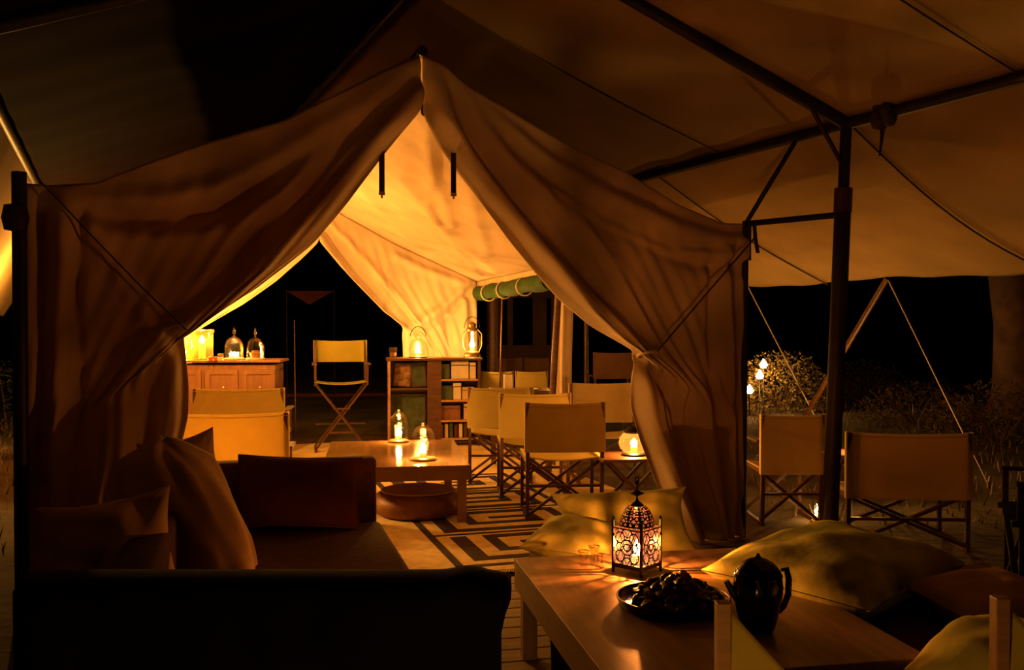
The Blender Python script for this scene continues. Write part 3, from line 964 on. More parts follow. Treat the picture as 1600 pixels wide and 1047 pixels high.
stripe(0.0, 0.0, 0.05, 3.25, 'border_band')
stripe(0.0, 0.0, 1.25, 0.045, 'border_band')
stripe(1.20, 0.0, 1.25, 3.25, 'border_band')
stripe(0.0, 3.20, 1.25, 3.25, 'border_band')
for r_ in range(4):
    b = 0.14 + r_ * 0.78
    # stepped spiral of bands
    stripe(0.14, b, 0.25, b + 0.64)
    stripe(0.25, b, 1.12, b + 0.08)
    stripe(1.04, b + 0.08, 1.12, b + 0.64)
    stripe(0.36, b + 0.56, 1.04, b + 0.64)
    stripe(0.36, b + 0.20, 0.44, b + 0.56)
    stripe(0.44, b + 0.20, 0.92, b + 0.27)
    stripe(0.84, b + 0.27, 0.92, b + 0.43)
    stripe(0.56, b + 0.37, 0.84, b + 0.43)
    if r_ < 3:
        stripe(0.05, b + 0.69, 1.20, b + 0.725)
fr_ = MB()
for i in range(150):
    x = RW0 + (RW1 - RW0) * (i + 0.5) / 150
    l = random.uniform(0.03, 0.06)
    fr_.bar((x, RB0, 0.006), (x + random.uniform(-.012, .012), RB0 - l, 0.003), 0.006, 0.004)
tag(fr_.build('fringe', RUGC, rug), kind='stuff')

# ------------------------------------------------------------------ bookcase at the rear with its contents
bk0 = at(607, 690, 10.95); bk1 = at(752, 690, 10.95)
BW = bk1.x - bk0.x
bang = math.radians(8)
book = thing('bookcase', 'dark wooden bookcase against the rear drape, lanterns on top', 'bookcase', (bk0.x, 10.9, 0), bang)
BH, BD = 1.0, 0.34
shelf_z = [0.08, 0.29, 0.52, 0.76]
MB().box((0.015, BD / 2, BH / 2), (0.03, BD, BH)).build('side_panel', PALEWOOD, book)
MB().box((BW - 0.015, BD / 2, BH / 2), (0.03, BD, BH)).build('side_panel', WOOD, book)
MB().box((BW / 2, BD - 0.008, BH / 2), (BW - 0.06, 0.014, BH - .02)).build('back_panel', WOOD, book)
MB().box((BW / 2, BD / 2 - 0.01, BH - 0.015 + .015), (BW + 0.04, BD + 0.03, 0.03), bev=0.004).build('top', WOOD, book)
MB().box((BW * 0.50, BD / 2, BH / 2), (0.16, BD - 0.02, BH - 0.04)).build('partition', WOOD, book)
for i, z in enumerate(shelf_z):
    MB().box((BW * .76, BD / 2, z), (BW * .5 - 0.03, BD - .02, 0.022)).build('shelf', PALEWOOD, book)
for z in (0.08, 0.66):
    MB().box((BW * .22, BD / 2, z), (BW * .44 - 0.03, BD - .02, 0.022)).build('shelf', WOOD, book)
def bl(x, y, z):   # bookcase local -> world
    return Vector((book.location.x + x * math.cos(bang) - y * math.sin(bang), book.location.y + x * math.sin(bang) + y * math.cos(bang), z))
GREENB = mat('dark_green_board', (0.06, 0.085, 0.04), 0.6, var=0.5, scale=12)
PICT = mat('mottled_print', (0.28, 0.15, 0.07), 0.6, var=0.8, scale=16)
def boxthing(name, label, cat, x, z, w, d, h, material, tilt=0.0, y=0.05, group=None, lid=True, lidmat=None):
    t = thing(name, label, cat, bl(x, y + d / 2, z), bang, group)
    M = Matrix.Rotation(tilt, 3, 'Y')
    zz = abs(math.sin(tilt)) * w / 2
    c = M @ Vector((0, 0, h / 2))
    MB().box((c.x, 0, c.z + zz), (w, d, h), M=M, bev=0.004).build('body', material, t)
    if lid:
        c2 = M @ Vector((0, 0, h * .78))
        MB().box((c2.x, 0, c2.z + zz), (w + .006, d + .006, h * 0.06), M=M).build('band', lidmat or WOOD, t)
    return t
def picture(label, x, z, w, h, material, tilt, lean=-0.12):
    t = thing('framed_picture', label, 'picture', bl(x, 0.12, z), bang)
    M = Matrix.Rotation(tilt, 3, 'Y') @ Matrix.Rotation(lean, 3, 'X')
    zz = abs(math.sin(tilt)) * w / 2 + 0.003
    def put(name, c, s, m):
        v = M @ Vector(c)
        MB().box((v.x, v.y, v.z + zz), s, M=M).build(name, m, t)
    put('print', (0, 0, h / 2), (w - .02, 0.008, h - .02), material)
    for sx in (-1, 1): put('frame_side', (sx * (w / 2 - .006), -0.002, h / 2), (0.012, 0.016, h), WOOD)
    for zq in (0.006, h - .006): put('frame_rail', (0, -0.002, zq), (w - .02, 0.016, 0.012), WOOD)
    return t
picture('mottled brown framed picture leaning in the bookcase, upper left', BW * .15, 0.672, 0.20, 0.27, PICT, 0.08)
picture('dark green framed board beside the mottled picture in the bookcase', BW * .34, 0.672, 0.17, 0.28, GREENB, -0.06)
picture('large dark green framed board low in the left bay of the bookcase', BW * .22, 0.092, 0.40, 0.50, GREENB, 0.0)
boxthing('storage_box', 'pale printed square box on the top right shelf of the bookcase', 'box', BW * .78, 0.772, 0.20, 0.18, 0.20, PAPER)
boxthing('storage_box', 'slim dark box left of the pale printed box in the bookcase', 'box', BW * .62, 0.772, 0.10, 0.16, 0.17, GREENB)
boxthing('storage_box', 'narrow cream box at the right end of the top bookcase shelf', 'box', BW * .92, 0.772, 0.07, 0.16, 0.19, PAPER)
boxthing('storage_box', 'green tin on the second bookcase shelf', 'box', BW * .64, 0.532, 0.13, 0.16, 0.16, GREENB)
boxthing('storage_box', 'bright cream upright tin on the second bookcase shelf', 'box', BW * .75, 0.532, 0.09, 0.14, 0.19, PAPER)
boxthing('storage_box', 'tan low box on the second bookcase shelf, right', 'box', BW * .87, 0.532, 0.14, 0.18, 0.14, PILLOWB)
boxthing('storage_box', 'dark brown box on the third bookcase shelf', 'box', BW * .68, 0.302, 0.22, 0.2, 0.16, LEATHER)
boxthing('storage_box', 'tan box on the third bookcase shelf, right', 'box', BW * .88, 0.302, 0.12, 0.2, 0.18, PILLOWB)
for i in range(7):
    boxthing('book', ['maroon', 'tan', 'green', 'dark red', 'cream', 'brown', 'olive'][i] + ' book standing on the lowest bookcase shelf', 'book', BW * .58 + i * 0.055, 0.092, 0.04, 0.14, 0.15 + 0.01 * (i % 3), [LEATHER, PILLOWB, GREENB, PILLOWR, PAPER, WOOD, GREENB][i], group='books on the lowest shelf', lid=False)
topz = BH + 0.015
# lanterns on the bookcase
p = bl(BW * .33, 0.13, topz)
lt = glass_jar('round cut glass lantern with a wire handle on top of the bookcase, left', (p.x, p.y, topz), h=0.24, r=0.11, power=40, dome=True, group='lanterns on the bookcase')
MB().tube([(0.10 * math.cos(a), 0, 0.2 + 0.16 * math.sin(a)) for a in np.linspace(0.3, math.pi - .3, 13)], 0.005, 6).build('handle', BLACKIRON, lt, smooth=True)
p = bl(BW * .92, 0.13, topz)
def storm_lantern(label, loc, power, s=1.0, group='lanterns on the bookcase'):
    t = thing('storm_lantern', label, 'lantern', loc, 0.3, group)
    MB().lathe([(0, 0), (.07 * s, 0), (.075 * s, .02 * s), (.06 * s, .045 * s), (.04 * s, .055 * s), (0, .055 * s)], 20).build('tank', BRASS, t, smooth=True)
    MB().lathe([(.045 * s, .055 * s), (.07 * s, .10 * s), (.075 * s, .14 * s), (.06 * s, .20 * s), (.04 * s, .225 * s)], 24).build('glass', GLASS, t, smooth='all')
    MB().lathe([(.045 * s, .225 * s), (.05 * s, .24 * s), (.03 * s, .26 * s), (.035 * s, .285 * s), (.02 * s, .30 * s), (0, .31 * s)], 20).build('chimney', BRASS, t, smooth=True)
    for sx in (-1, 1):
        MB().tube([(sx * .06 * s, 0, .045 * s), (sx * .085 * s, 0, .10 * s), (sx * .085 * s, 0, .2 * s), (sx * .045 * s, 0, .245 * s)], 0.005 * s, 6).build('side_tube', BRASS, t, smooth=True)
    MB().tube([(.07 * s * math.cos(a), 0, .25 * s + .10 * s * math.sin(a)) for a in np.linspace(0, math.pi, 13)], 0.003 * s, 6).build('handle', BLACKIRON, t, smooth=True)
    candle(t, 0.03 * s, 0.02 * s, 0.056 * s, power, 0.06 * s, 0.026 * s)
    return t
storm_lantern('storm lantern with a metal chimney on the right end of the bookcase', (p.x, p.y, topz), 36, 1.35)
p = bl(BW * .06, 0.16, topz)
gj = thing('glass_tumbler', 'small dark glass tumbler at the left end of the bookcase top', 'glass', (p.x, p.y, topz), 0)
MB().lathe([(0, 0), (.04, 0), (.048, .12), (.044, .12), (.037, .01), (0, .01)], 20).build('bowl', CUTGLASS, gj, smooth='all')
MB().lathe([(0, .02), (.036, .02), (.038, .06), (0, .06)], 16).build('candle', LEATHER, gj, smooth=True)

# ------------------------------------------------------------------ honey wood cabinet with its lamps
cb0 = at(297, 600, 10.0); cb1 = at(431, 600, 10.0)
CW = cb1.x - cb0.x + 0.25
cab = thing('cabinet', 'honey wooden cabinet with panelled front, left at the back of the tent', 'cabinet', (cb0.x - 0.25, 10.0, 0), math.radians(3))
CZ = at(300, 563, 10.0).z
MB().box((CW / 2, 0.24, CZ / 2 - .02), (CW - .04, 0.46, CZ - 0.06)).build('body', CABWOOD, cab)
MB().box((CW / 2 + .01, 0.22, CZ - 0.0125), (CW + 0.06, 0.52, 0.025), bev=0.004).build('top', CABWOOD, cab)
for i in range(3):
    x0 = CW * (i + 0.5) / 3
    d = MB()
    d.box((x0, 0.0, CZ * .5 - .02), (CW / 3 - 0.04, 0.02, CZ - 0.16))
    dr = d.build('door', CABWOOD, cab)
    fm = MB()
    for sx in (-1, 1): fm.box((x0 + sx * (CW / 6 - 0.045), -0.014, CZ * .5 - .02), (0.05, 0.012, CZ - 0.16))
    for sz in (-1, 1): fm.box((x0, -0.014, CZ * .5 - .02 + sz * (CZ / 2 - 0.105)), (CW / 3 - 0.14, 0.012, 0.05))
    fm.build('door_frame', CABWOOD, dr)
    MB().lathe([(0, 0), (.012, .004), (.016, .014), (.0, .024)], 12, (x0 + 0.02, 0, 0)).build('knob', BRASS, dr, smooth=True)
    kb = dr.children[-1]; kb.location = (0, -0.02, CZ * .72); kb.rotation_euler = (math.pi / 2, 0, 0)
for x in (0.03, CW - 0.03):
    for y in (0.05, 0.43):
        MB().box((x, y, 0.015), (0.05, 0.05, 0.03)).build('foot', CABWOOD, cab)

YGLASS = glass_mat('yellow_glass', tint=(1.0, 0.86, 0.35), gloss=0.04, rough=0.1, frost=0.02, fcol=(1.0, 0.82, 0.25))
lp = at(318, 560, 10.12)
hl = thing('hurricane_lamp', 'tall bright yellow glass hurricane lamp on the honey cabinet', 'lamp', (lp.x - 0.02, 10.14, CZ), 0)
MB().lathe([(0, 0), (.10, 0), (.10, .012), (0, .012)], 28).build('base', BRASS, hl, smooth=True)
MB().lathe([(.098, .012), (.112, .02), (.114, .28), (.124, .29), (.124, .315), (.116, .32)], 32).build('glass', YGLASS, hl, smooth='all')
candle(hl, 0.16, 0.035, 0.012, 80, 0.085, 0.03, rad=0.04)
gv = at(300, 560, 10.1)
gb = thing('glass_carafe', 'slim green-tinted glass carafe left of the yellow hurricane lamp', 'carafe', (gv.x - 0.02, 10.1, CZ), 0)
GREENGLASS = glass_mat('green_glass', tint=(0.75, 0.95, 0.45), gloss=0.1)
MB().lathe([(0, 0), (.038, 0), (.042, .02), (.042, .13), (.018, .17), (.016, .22), (.02, .225)], 20).build('bottle', GREENGLASS, gb, smooth='all')
MB().lathe([(0, .215), (.013, .215), (.016, .235), (.012, .25), (0, .252)], 12).build('stopper', GLASS, gb, smooth=True)

def cloche(label, px, lit, s=1.0):
    c = at(px, 560, 10.12)
    t = thing('glass_cloche', label, 'cloche', (c.x, 10.12, CZ), 0, 'glass cloches on the cabinet')
    MB().lathe([(0, 0), (.105 * s, 0), (.11 * s, .012), (.10 * s, .022), (0, .022)], 28).build('base', PALEWOOD, t, smooth=True)
    prof = [(.095 * s, .022), (.098 * s, .04), (.097 * s, .13 * s)]
    for i in range(1, 10):
        a = i / 9 * math.pi / 2
        prof.append((max(.006, .097 * s * math.cos(a)), .13 * s + .115 * s * math.sin(a)))
    MB().lathe(prof, 28).build('dome', CUTGLASS, t, smooth='all')
    z = .243 * s
    MB().lathe([(.006, z), (.012, z + .01), (.006, z + .025), (.018, z + .045), (.018, z + .055), (.006, z + .075), (.008, z + .085), (0, z + .12)], 14).build('finial', GLASS, t, smooth=True)
    if lit:
        for i, (x, y) in enumerate(((0.035, 0), (-0.035, 0.0), (0, 0.03), (0, -0.03))):
            candle(t, 0.02, 0.016, 0.022, 14 if i == 0 else 0, 0.035, 0.014, (x, y))
    else:
        MB().lathe([(0, .022), (.05, .022), (.058, .07), (.03, .10), (0, .10)], 18).build('ornament', BRASS, t, smooth=True)
    return t
cloche('glass cloche with lit tealights and a knobbed finial on the honey cabinet', 366, True)
cloche('unlit glass cloche beside the lit one at the right end of the cabinet', 399, False, 0.95)
c = at(345, 560, 10.02)
tb = thing('glass_tumbler', 'small glass tumbler between the yellow lamp and the lit cloche', 'glass', (c.x, 10.02, CZ), 0)
MB().lathe([(0, 0), (.026, 0), (.03, .07), (.027, .07), (.023, .006), (0, .006)], 18).build('bowl', GLASS, tb, smooth='all')
MB().lathe([(0, .007), (.022, .007), (.024, .03), (0, .03)], 14).build('tealight', WAX, tb, smooth=True)
REDW = mat('red_wax', (0.35, 0.04, 0.02), 0.4, var=0.2)
for i, (px, w) in enumerate(((329, 'left'), (337, 'right'))):
    c = at(px, 560, 9.96)
    o = MB().lathe([(0, 0), (.018, 0), (.024, .018), (.02, .036), (.006, .042), (0, .04)], 14).build('red_fruit', REDW, None, smooth=True)
    o.location = (c.x, 9.96, CZ)
    tag(o, 'small dark red fruit in front of the yellow lamp, %s of the pair' % w, 'fruit', 'red fruit on the cabinet')

# ------------------------------------------------------------------ little lantern table by the right drape
ltp = gp(985, 712, 0.46)
st = thing('folding_table', 'small folding table with crossed twig-like legs carrying a round lantern', 'table', (ltp.x + 0.0, ltp.y + 0.05, 0), math.radians(8))
MB().box((0, 0, 0.445), (0.50, 0.42, 0.022), bev=0.004).build('table_top', WOOD, st)
for y in (-0.16, 0.16):
    for sx in (-1, 1):
        MB().bar((-sx * 0.21, y + 0.012 * sx, 0.012), (sx * 0.20, y + 0.012 * sx, 0.44), 0.028, 0.02).build('cross_leg', WOOD, st)
for x in (-0.21, 0.21):
    MB().bar((x, -0.17, 0.03), (x, 0.17, 0.03), 0.022).build('foot_rail', WOOD, st)
MB().bar((0, -0.17, 0.23), (0, 0.17, 0.23), 0.02).build('stretcher', WOOD, st)
MB().bar((-0.2, 0.0, 0.15), (0.2, 0.0, 0.15), 0.02, 0.03).build('rail', WOOD, st)
lq = gp(992, 713, 0.457)
def added_reflector(t):  # added shield: keeps light off the farther chair, throws it at the nearer
    P = np.zeros((4, 20, 3))
    for i in range(4):
        for j in range(20):
            a = math.pi * (-0.06 + 1.12 * j / 19)
            P[i, j] = (0.085 * math.cos(a), 0.085 * math.sin(a), 0.004 + 0.25 * i / 3)
    o = MB().grid(P).build('reflector', BRASS, t, smooth='all', solid=0.002)
    t.rotation_euler = (0, 0, 0.1)
gs = thing('stool', 'added small wooden stool, unseen behind the glowing canvas chair', 'stool', (-2.03, 7.12, 0), 0.2)
MB().lathe([(0, .43), (.14, .43), (.15, .445), (.14, .46), (0, .46)], 24).build('seat', WOOD, gs, smooth=True)
for a in (0.4, 1.97, 3.54, 5.11):
    MB().bar((.13 * math.cos(a), .13 * math.sin(a), 0), (.09 * math.cos(a), .09 * math.sin(a), .435), .025).build('leg', WOOD, gs)
gsl = glass_jar('unseen candle lantern with an added brass reflector on the stool behind the glowing chair', (-2.03, 7.12, 0.46), h=0.2, r=0.06, power=110, dome=False, group=None)  # unseen lantern added to make the chair back glow
added_reflector(gsl)
hgz = 1.66
hg = thing('unseen_hanging_lantern', 'added hanging glass lantern on a cord, unseen behind the left drape', 'lantern', (-2.62, 8.95, hgz), 0)  # added out of view to brighten the roof and drapes
MB().lathe([(0, 0), (.07, 0), (.075, .012), (0, .014)], 20).build('base', BRASS, hg, smooth=True)
MB().lathe([(.068, .014), (.075, .06), (.07, .17)], 24).build('glass', GLASS, hg, smooth='all')
MB().lathe([(.075, .17), (.05, .21), (.02, .235), (0, .24)], 20).build('cap', BRASS, hg, smooth=True)
MB().tube([(0, 0, .238), (0, 0, 2.53 - hgz)], .004, 6).build('cord', ROPE, hg)
candle(hg, 0.05, 0.025, 0.014, 310, 0.05, 0.016, rad=0.04)
glass_jar('added glass candle lantern, unseen at the hidden left end of the honey cabinet', (-3.50, 10.2, CZ), h=0.26, r=0.07, power=90, dome=False, group=None)  # extra lantern added behind the drape for more interior light
rl = thing('globe_lantern', 'round pinkish glass lantern glowing on the little folding table', 'lantern', (lq.x, lq.y + 0.06, 0.456), 0.2)
MB().lathe([(0, 0), (.085, 0), (.09, .012), (.07, .022), (0, .022)], 24).build('base', BLACKIRON, rl, smooth=True)
MB().lathe([(.07, .022), (.10, .05), (.112, .09), (.105, .13), (.08, .16), (.06, .17)], 28).build('glass', glass_mat('rosy_glass', tint=(1, 0.8, 0.7), gloss=0.02, rough=0.1, frost=0.02, fcol=(1, 0.55, 0.35)), rl, smooth='all')
MB().lathe([(.07, .165), (.075, .18), (.05, .20), (.02, .21), (0, .215)], 20).build('cap', BLACKIRON, rl, smooth=True)
MB().tube([(.09 * math.cos(a), 0, .17 + .07 * math.sin(a)) for a in np.linspace(0, math.pi, 13)], .004, 6).build('handle', BLACKIRON, rl, smooth=True)
candle(rl, 0.04, 0.025, 0.022, 36, 0.06, 0.026)

# ------------------------------------------------------------------ dark dining table beyond the chairs
dt = at(812, 610, 9.75)
dtab = thing('dining_table', 'dark wooden table behind the row of three chairs', 'table', (dt.x, 9.85, 0), 0.03)
MB().box((0, 0, 0.725), (0.62, 0.5, 0.03), bev=0.004).build('table_top', WOOD, dtab)
for x in (-.27, .27):
    for y in (-.2, .2):
        MB().box((x, y, 0.355), (0.05, 0.05, 0.71)).build('leg', WOOD, dtab)
for y in (-.2, .2): MB().box((0, y, 0.67), (0.5, 0.02, 0.08)).build('apron', WOOD, dtab)
o = MB().lathe([(0, 0), (.06, 0), (.115, .012), (.12, .016), (.06, .006), (0, .006)], 28).build('plate', PAPER, None, smooth=True)
o.location = (dt.x + 0.07, 9.70, 0.74); tag(o, 'pale plate on the dark dining table', 'plate')
bx = thing('lantern_box', 'upright pale paper box on the dark dining table', 'box', (dt.x - 0.12, 9.88, 0.74), 0.1)
MB().box((0, 0, 0.075), (0.085, 0.085, 0.15), bev=0.006).build('body', PAPER, bx)
MB().box((0, 0, 0.153), (0.075, 0.075, 0.006)).build('rim', WOOD, bx)
cd = thing('pillar_candle', 'short lit white candle left of the white side curtain', 'candle', (at(870, 610, 9.8).x - .02, 9.95, 0.74), 0)
MB().lathe([(0, 0), (.045, 0), (.05, .008), (0, .008)], 18).build('saucer', BRASS, cd, smooth=True)
candle(cd, 0.06, 0.022, 0.008, 6, 0.045, 0.022)

# timber frame far beyond the open side
TIMBER = mat('dim_timber', (0.05, 0.02, 0.010), 0.8, var=0.4, scale=4)
tf = thing('timber_frame', 'dim brown timber-framed shelter beyond the open side of the tent', 'shelter', (at(815, 600, 18).x, 18, GZ), 0.04)
hz = at(800, 462, 18).z; 
for px, w in ((772, 0.26), (797, 0.10), (843, 0.26), (866, .12)):
    x = at(px, 500, 18).x - tf.location.x
    MB().box((x, 0, hz / 2), (w, 0.12, hz)).build('post', TIMBER, tf)
xc = (at(772, 500, 18).x + at(866, 500, 18).x) / 2 - tf.location.x
MB().box((xc, 0, hz + 0.09), (1.5, 0.14, 0.22)).build('lintel', TIMBER, tf)
MB().box((xc, 0.0, 0.5), (1.4, 0.08, 1.0)).build('low_wall', TIMBER, tf)
tl_ = at(785, 455, 11.4); 
o = MB().tube([tl_ - Vector((0, 0, 0.0)), Vector((at(779, 570, 11.4).x, 11.4, GZ))], 0.010, 8).build('leaning_staff', WOOD, None, smooth=True)
tag(o, 'thin reddish staff leaning by the open side under the green roll', 'staff')
o = MB().tube([Vector((at(771, 470, 13).x, 13, 1.9)), Vector((at(771, 470, 13).x, 13, GZ))], 0.06, 10).build('wooden_post', WOOD, None, smooth=True)
tag(o, 'dark red-brown post just right of the bookcase, outside', 'post')
o = MB().tube([Vector((at(916, 470, 12.9).x, 12.9, 1.9)), Vector((at(916, 470, 12.9).x, 12.9, GZ))], 0.03, 10).build('wooden_post', WOOD, None, smooth=True)
tag(o, 'thin dark post right of the white side curtain, outside', 'post')

# ------------------------------------------------------------------ cushions
def pillow_mesh(w, l, th, seed, n=26, wr=1.0, corner=0.06):
    r = np.random.RandomState(seed)
    ph = r.rand(8) * 6.28
    m = MB()
    def h(x, y):
        b = max(0.0, (1 - abs(x) ** 2.6)) ** 0.55 * max(0.0, (1 - abs(y) ** 2.6)) ** 0.55
        wv = 0.05 * math.sin(4 * x + 3 * y + ph[0]) + 0.04 * math.sin(7 * x - 5 * y + ph[1]) + 0.03 * math.sin(11 * y + 4 * x + ph[2])
        c = math.exp(-((abs(x) - .8) ** 2 + (abs(y) - .8) ** 2) / 0.03)
        return b * (1 + wr * wv) + 0.03 * wr * c * math.sin(18 * (x - y) + ph[3])
    for sgn in (1, -1):
        P = np.zeros((n, n, 3))
        for i in range(n):
            for j in range(n):
                x = -1 + 2 * i / (n - 1); y = -1 + 2 * j / (n - 1)
                # denser near the edge
                x = math.sin(x * math.pi / 2) * .35 + x * .65; y = math.sin(y * math.pi / 2) * .35 + y * .65
                k = 1 - corner * (1 - x * x) * 1.0 * (abs(y) ** 3)
                k2 = 1 - corner * (1 - y * y) * (abs(x) ** 3)
                P[i, j] = (x * w / 2 * k2, y * l / 2 * k, sgn * th / 2 * max(0.012, h(x, y)))
        m.grid(P)
    return m

def pillow(label, center, size, normal, roll, material, seed, group=None, name='cushion', wr=1.0, piping=True):
    t = thing(name, label, 'cushion', center, 0, group)
    z = Vector(normal).normalized()
    ref = Vector((0, 0, 1)) if abs(z.z) < 0.9 else Vector((0, 1, 0))
    x = ref.cross(z).normalized(); y = z.cross(x)
    M = Matrix((x, y, z)).transposed() @ Matrix.Rotation(roll, 3, 'Z')
    pm = pillow_mesh(size[0], size[1], size[2], seed, wr=wr)
    q = MB(); q.v = [tuple(M @ Vector(v)) for v in pm.v]; q.f = pm.f
    q.build('cover', material, t, smooth='all')
    if piping:
        n = 14; pts = []
        w, l = size[0] / 2, size[1] / 2
        c = 0.06
        for (ax, ay, bx_, by) in ((-1, -1, 1, -1), (1, -1, 1, 1), (1, 1, -1, 1), (-1, 1, -1, -1)):
            for i in range(n):
                k = i / n
                X = ax + (bx_ - ax) * k; Y = ay + (by - ay) * k
                pts.append(M @ Vector((X * w * (1 - c * (1 - Y * Y) * abs(X) ** 3), Y * l * (1 - c * (1 - X * X) * abs(Y) ** 3), 0)))
        pts.append(pts[0])
        MB().tube(pts, 0.005, 6).build('piping', material, t, smooth='all')
    return t

def pillow_axes(label, center, size, xa, ya, material, seed, group=None, wr=1.0, corner=0.06, fold=0.0):
    t = thing('cushion', label, 'cushion', center, 0, group)
    X = Vector(xa).normalized(); Yv = Vector(ya); Yv = (Yv - X * Yv.dot(X)).normalized(); Z = X.cross(Yv)
    M = Matrix((X, Yv, Z)).transposed()
    pm = pillow_mesh(size[0], size[1], size[2], seed, n=40, wr=wr, corner=corner)
    q = MB()
    for v in pm.v:
        v = Vector(v)
        e = max(0, 1 - (2 * v.x / size[0]) ** 4) * max(0, 1 - (2 * v.y / size[1]) ** 4)
        f = fold * e * (math.sin(30 * v.x + 9 * v.y + seed) + 0.6 * math.sin(52 * v.x - 14 * v.y))
        q.v.append(tuple(M @ (v + Vector((0, 0, f)))))
    q.f = pm.f
    q.build('cover', material, t, smooth='all')
    return t

# ------------------------------------------------------------------ long sofa on the left
A0, A1 = Vector((-0.05, 2.60, 0)), Vector((-0.71, 5.03, 0))
WD = (A1 - A0).normalized()
LD = Vector((-WD.y, WD.x, 0))
sofa = thing('sofa', 'long dark maroon sofa on the left with a black throw over its near arm', 'sofa', (-0.8, 3.7, 0))
def prism(name, poly, z0, z1, material, parent, bev=0.02):
    n = len(poly)
    bm = bmesh.new()
    v0 = [bm.verts.new((p[0], p[1], z0)) for p in poly]
    v1 = [bm.verts.new((p[0], p[1], z1)) for p in poly]
    bm.faces.new(v0[::-1]); bm.faces.new(v1)
    for i in range(n):
        bm.faces.new((v0[i], v0[(i + 1) % n], v1[(i + 1) % n], v1[i]))
    bmesh.ops.recalc_face_normals(bm, faces=bm.faces)
    if bev: bmesh.ops.bevel(bm, geom=bm.edges[:], offset=bev, segments=3, profile=0.5, affect='EDGES')
    bm.verts.index_update()
    m = MB(); m.v = [tuple(v.co) for v in bm.verts]; m.f = [tuple(v.index for v in f.verts) for f in bm.faces]
    bm.free()
    return m.build(name, material, parent, smooth=True, world=True)
DPT = 0.92
a0 = A0 + WD * 0.10
prism('base', [a0 - LD * -0.03, A1 + LD * 0.03, A1 + LD * DPT, a0 + LD * DPT], 0.05, 0.27, SOFAFAB, sofa, 0.01)
mid = (a0 + A1) / 2
prism('seat_cushion', [a0 + LD * -0.02, mid - WD * .005 + LD * -0.02, mid - WD * .005 + LD * DPT, a0 + LD * DPT], 0.27, 0.40, SOFAFAB, sofa, 0.035)
prism('seat_cushion', [mid + WD * .005 + LD * -0.02, A1 - WD * 0.005 + LD * -0.02, A1 + LD * DPT, mid + WD * .005 + LD * DPT], 0.27, 0.40, SOFAFAB, sofa, 0.035)
prism('arm', [A1 + LD * 0.0, A1 + WD * 0.13, A1 + WD * 0.13 + LD * (DPT + .12), A1 + LD * (DPT + .12)], 0.03, 0.725, SOFAFAB, sofa, 0.02)
prism('backrest', [a0 + WD * .3 + LD * DPT, A1 + LD * DPT, A1 + LD * (DPT + .15), a0 + WD * .3 + LD * (DPT + .15)], 0.03, 0.68, SOFAFAB, sofa, 0.03)
nx0, nx1 = -1.28, -0.06
prism('near_arm', [(nx1, 2.52), (nx1, 2.64), (nx0, 2.66), (nx0, 2.54)], 0.03, 0.735, SOFAFAB, sofa, 0.02)
# black throw laid over the near arm
P = np.zeros((30, 70, 3))
for i in range(30):
    k = i / 29
    for j in range(70):
        s = j / 69
        x = nx0 - 0.02 + (nx1 - nx0 + 0.05) * s
        # profile over the arm: front face, top, rear face
        if k < .42: y, z = 2.485, 0.06 + 0.69 * (k / .42)
        elif k < .58:
            q = (k - .42) / .16; y, z = 2.485 + 0.2 * q, 0.75 + 0.012 * math.sin(math.pi * q)
        else: y, z = 2.685, 0.75 - 0.3 * ((k - .58) / .42)
        bump = 0.012 * math.exp(-((s - 0.93) / .035) ** 2) - 0.014 * max(0, (s - .965) / .035)
        y += 0.008 * math.sin(s * 40 + 3 * z) * (1 if k < .42 or k > .58 else 0)
        P[i, j] = (x + (0.03 * (1 - abs((z - 0.75)) * 9) if s > .985 and abs(z - .75) < .11 else 0), y, z + (bump if z > .7 else 0))
MB().grid(P).build('throw', BLACKFAB, sofa, smooth='all', solid=0.006, world=True)
for p in (a0 + LD * 0.1, A1 + LD * 0.1, a0 + LD * (DPT - .05), A1 + LD * (DPT - .05)):
    MB().box((p.x, p.y, 0.025), (0.06, 0.06, 0.05)).build('foot', WOOD, sofa, world=True)

def slumped(label, Y, rows, depth, material, group, nfold=7, amp=0.02, lean=0.0):
    # soft heavy cushion: rows of (pixel height, left, right) measured at one distance, rounded in depth
    yb, yt = rows[-1][0], rows[0][0]
    zb = at(800, yb, Y).z
    xm = at((rows[-1][1] + rows[-1][2]) / 2, yb, Y).x
    t = thing('cushion', label, 'cushion', (xm, Y, zb), 0, group)
    R = np.array(rows, float)
    m = MB(); n, S_ = 30, 64
    for i in range(n + 1):
        k = i / n
        y = yt + (yb - yt) * k
        l = np.interp(y, R[:, 0], R[:, 1]); r_ = np.interp(y, R[:, 0], R[:, 2])
        p0, p1 = at(l, y, Y), at(r_, y, Y)
        hw = (p1.x - p0.x) / 2; cx = (p0.x + p1.x) / 2
        cap = min(1.0, math.sqrt(max(0.02, k * 7))) * (1 if k < .93 else 1 - (k - .93) * 4)
        for j in range(S_):
            a = 2 * math.pi * j / S_
            c_, s_ = math.cos(a), math.sin(a)
            f = 1 + amp / hw * (math.sin(nfold * a + 4.5 * k) * (.25 + .75 * k) + 0.5 * math.sin((nfold + 4) * a - 6 * k)) * (0.4 + 0.6 * abs(s_))
            m.v.append((cx - xm + hw * f * cap * abs(c_) ** .8 * (1 if c_ > 0 else -1), (depth * f * cap * abs(s_) ** .8 * (1 if s_ > 0 else -1)) + lean * (1 - k), p0.z - zb + 0.012 * math.sin(3 * a + 1) * (1 - k)))
    for i in range(n):
        for j in range(S_):
            m.f.append((i * S_ + j, i * S_ + (j + 1) % S_, (i + 1) * S_ + (j + 1) % S_, (i + 1) * S_ + j))
    m.f.append(tuple(range(S_))); m.f.append(tuple(n * S_ + j for j in range(S_))[::-1])
    m.build('cover', material, t, smooth='all')
    return t
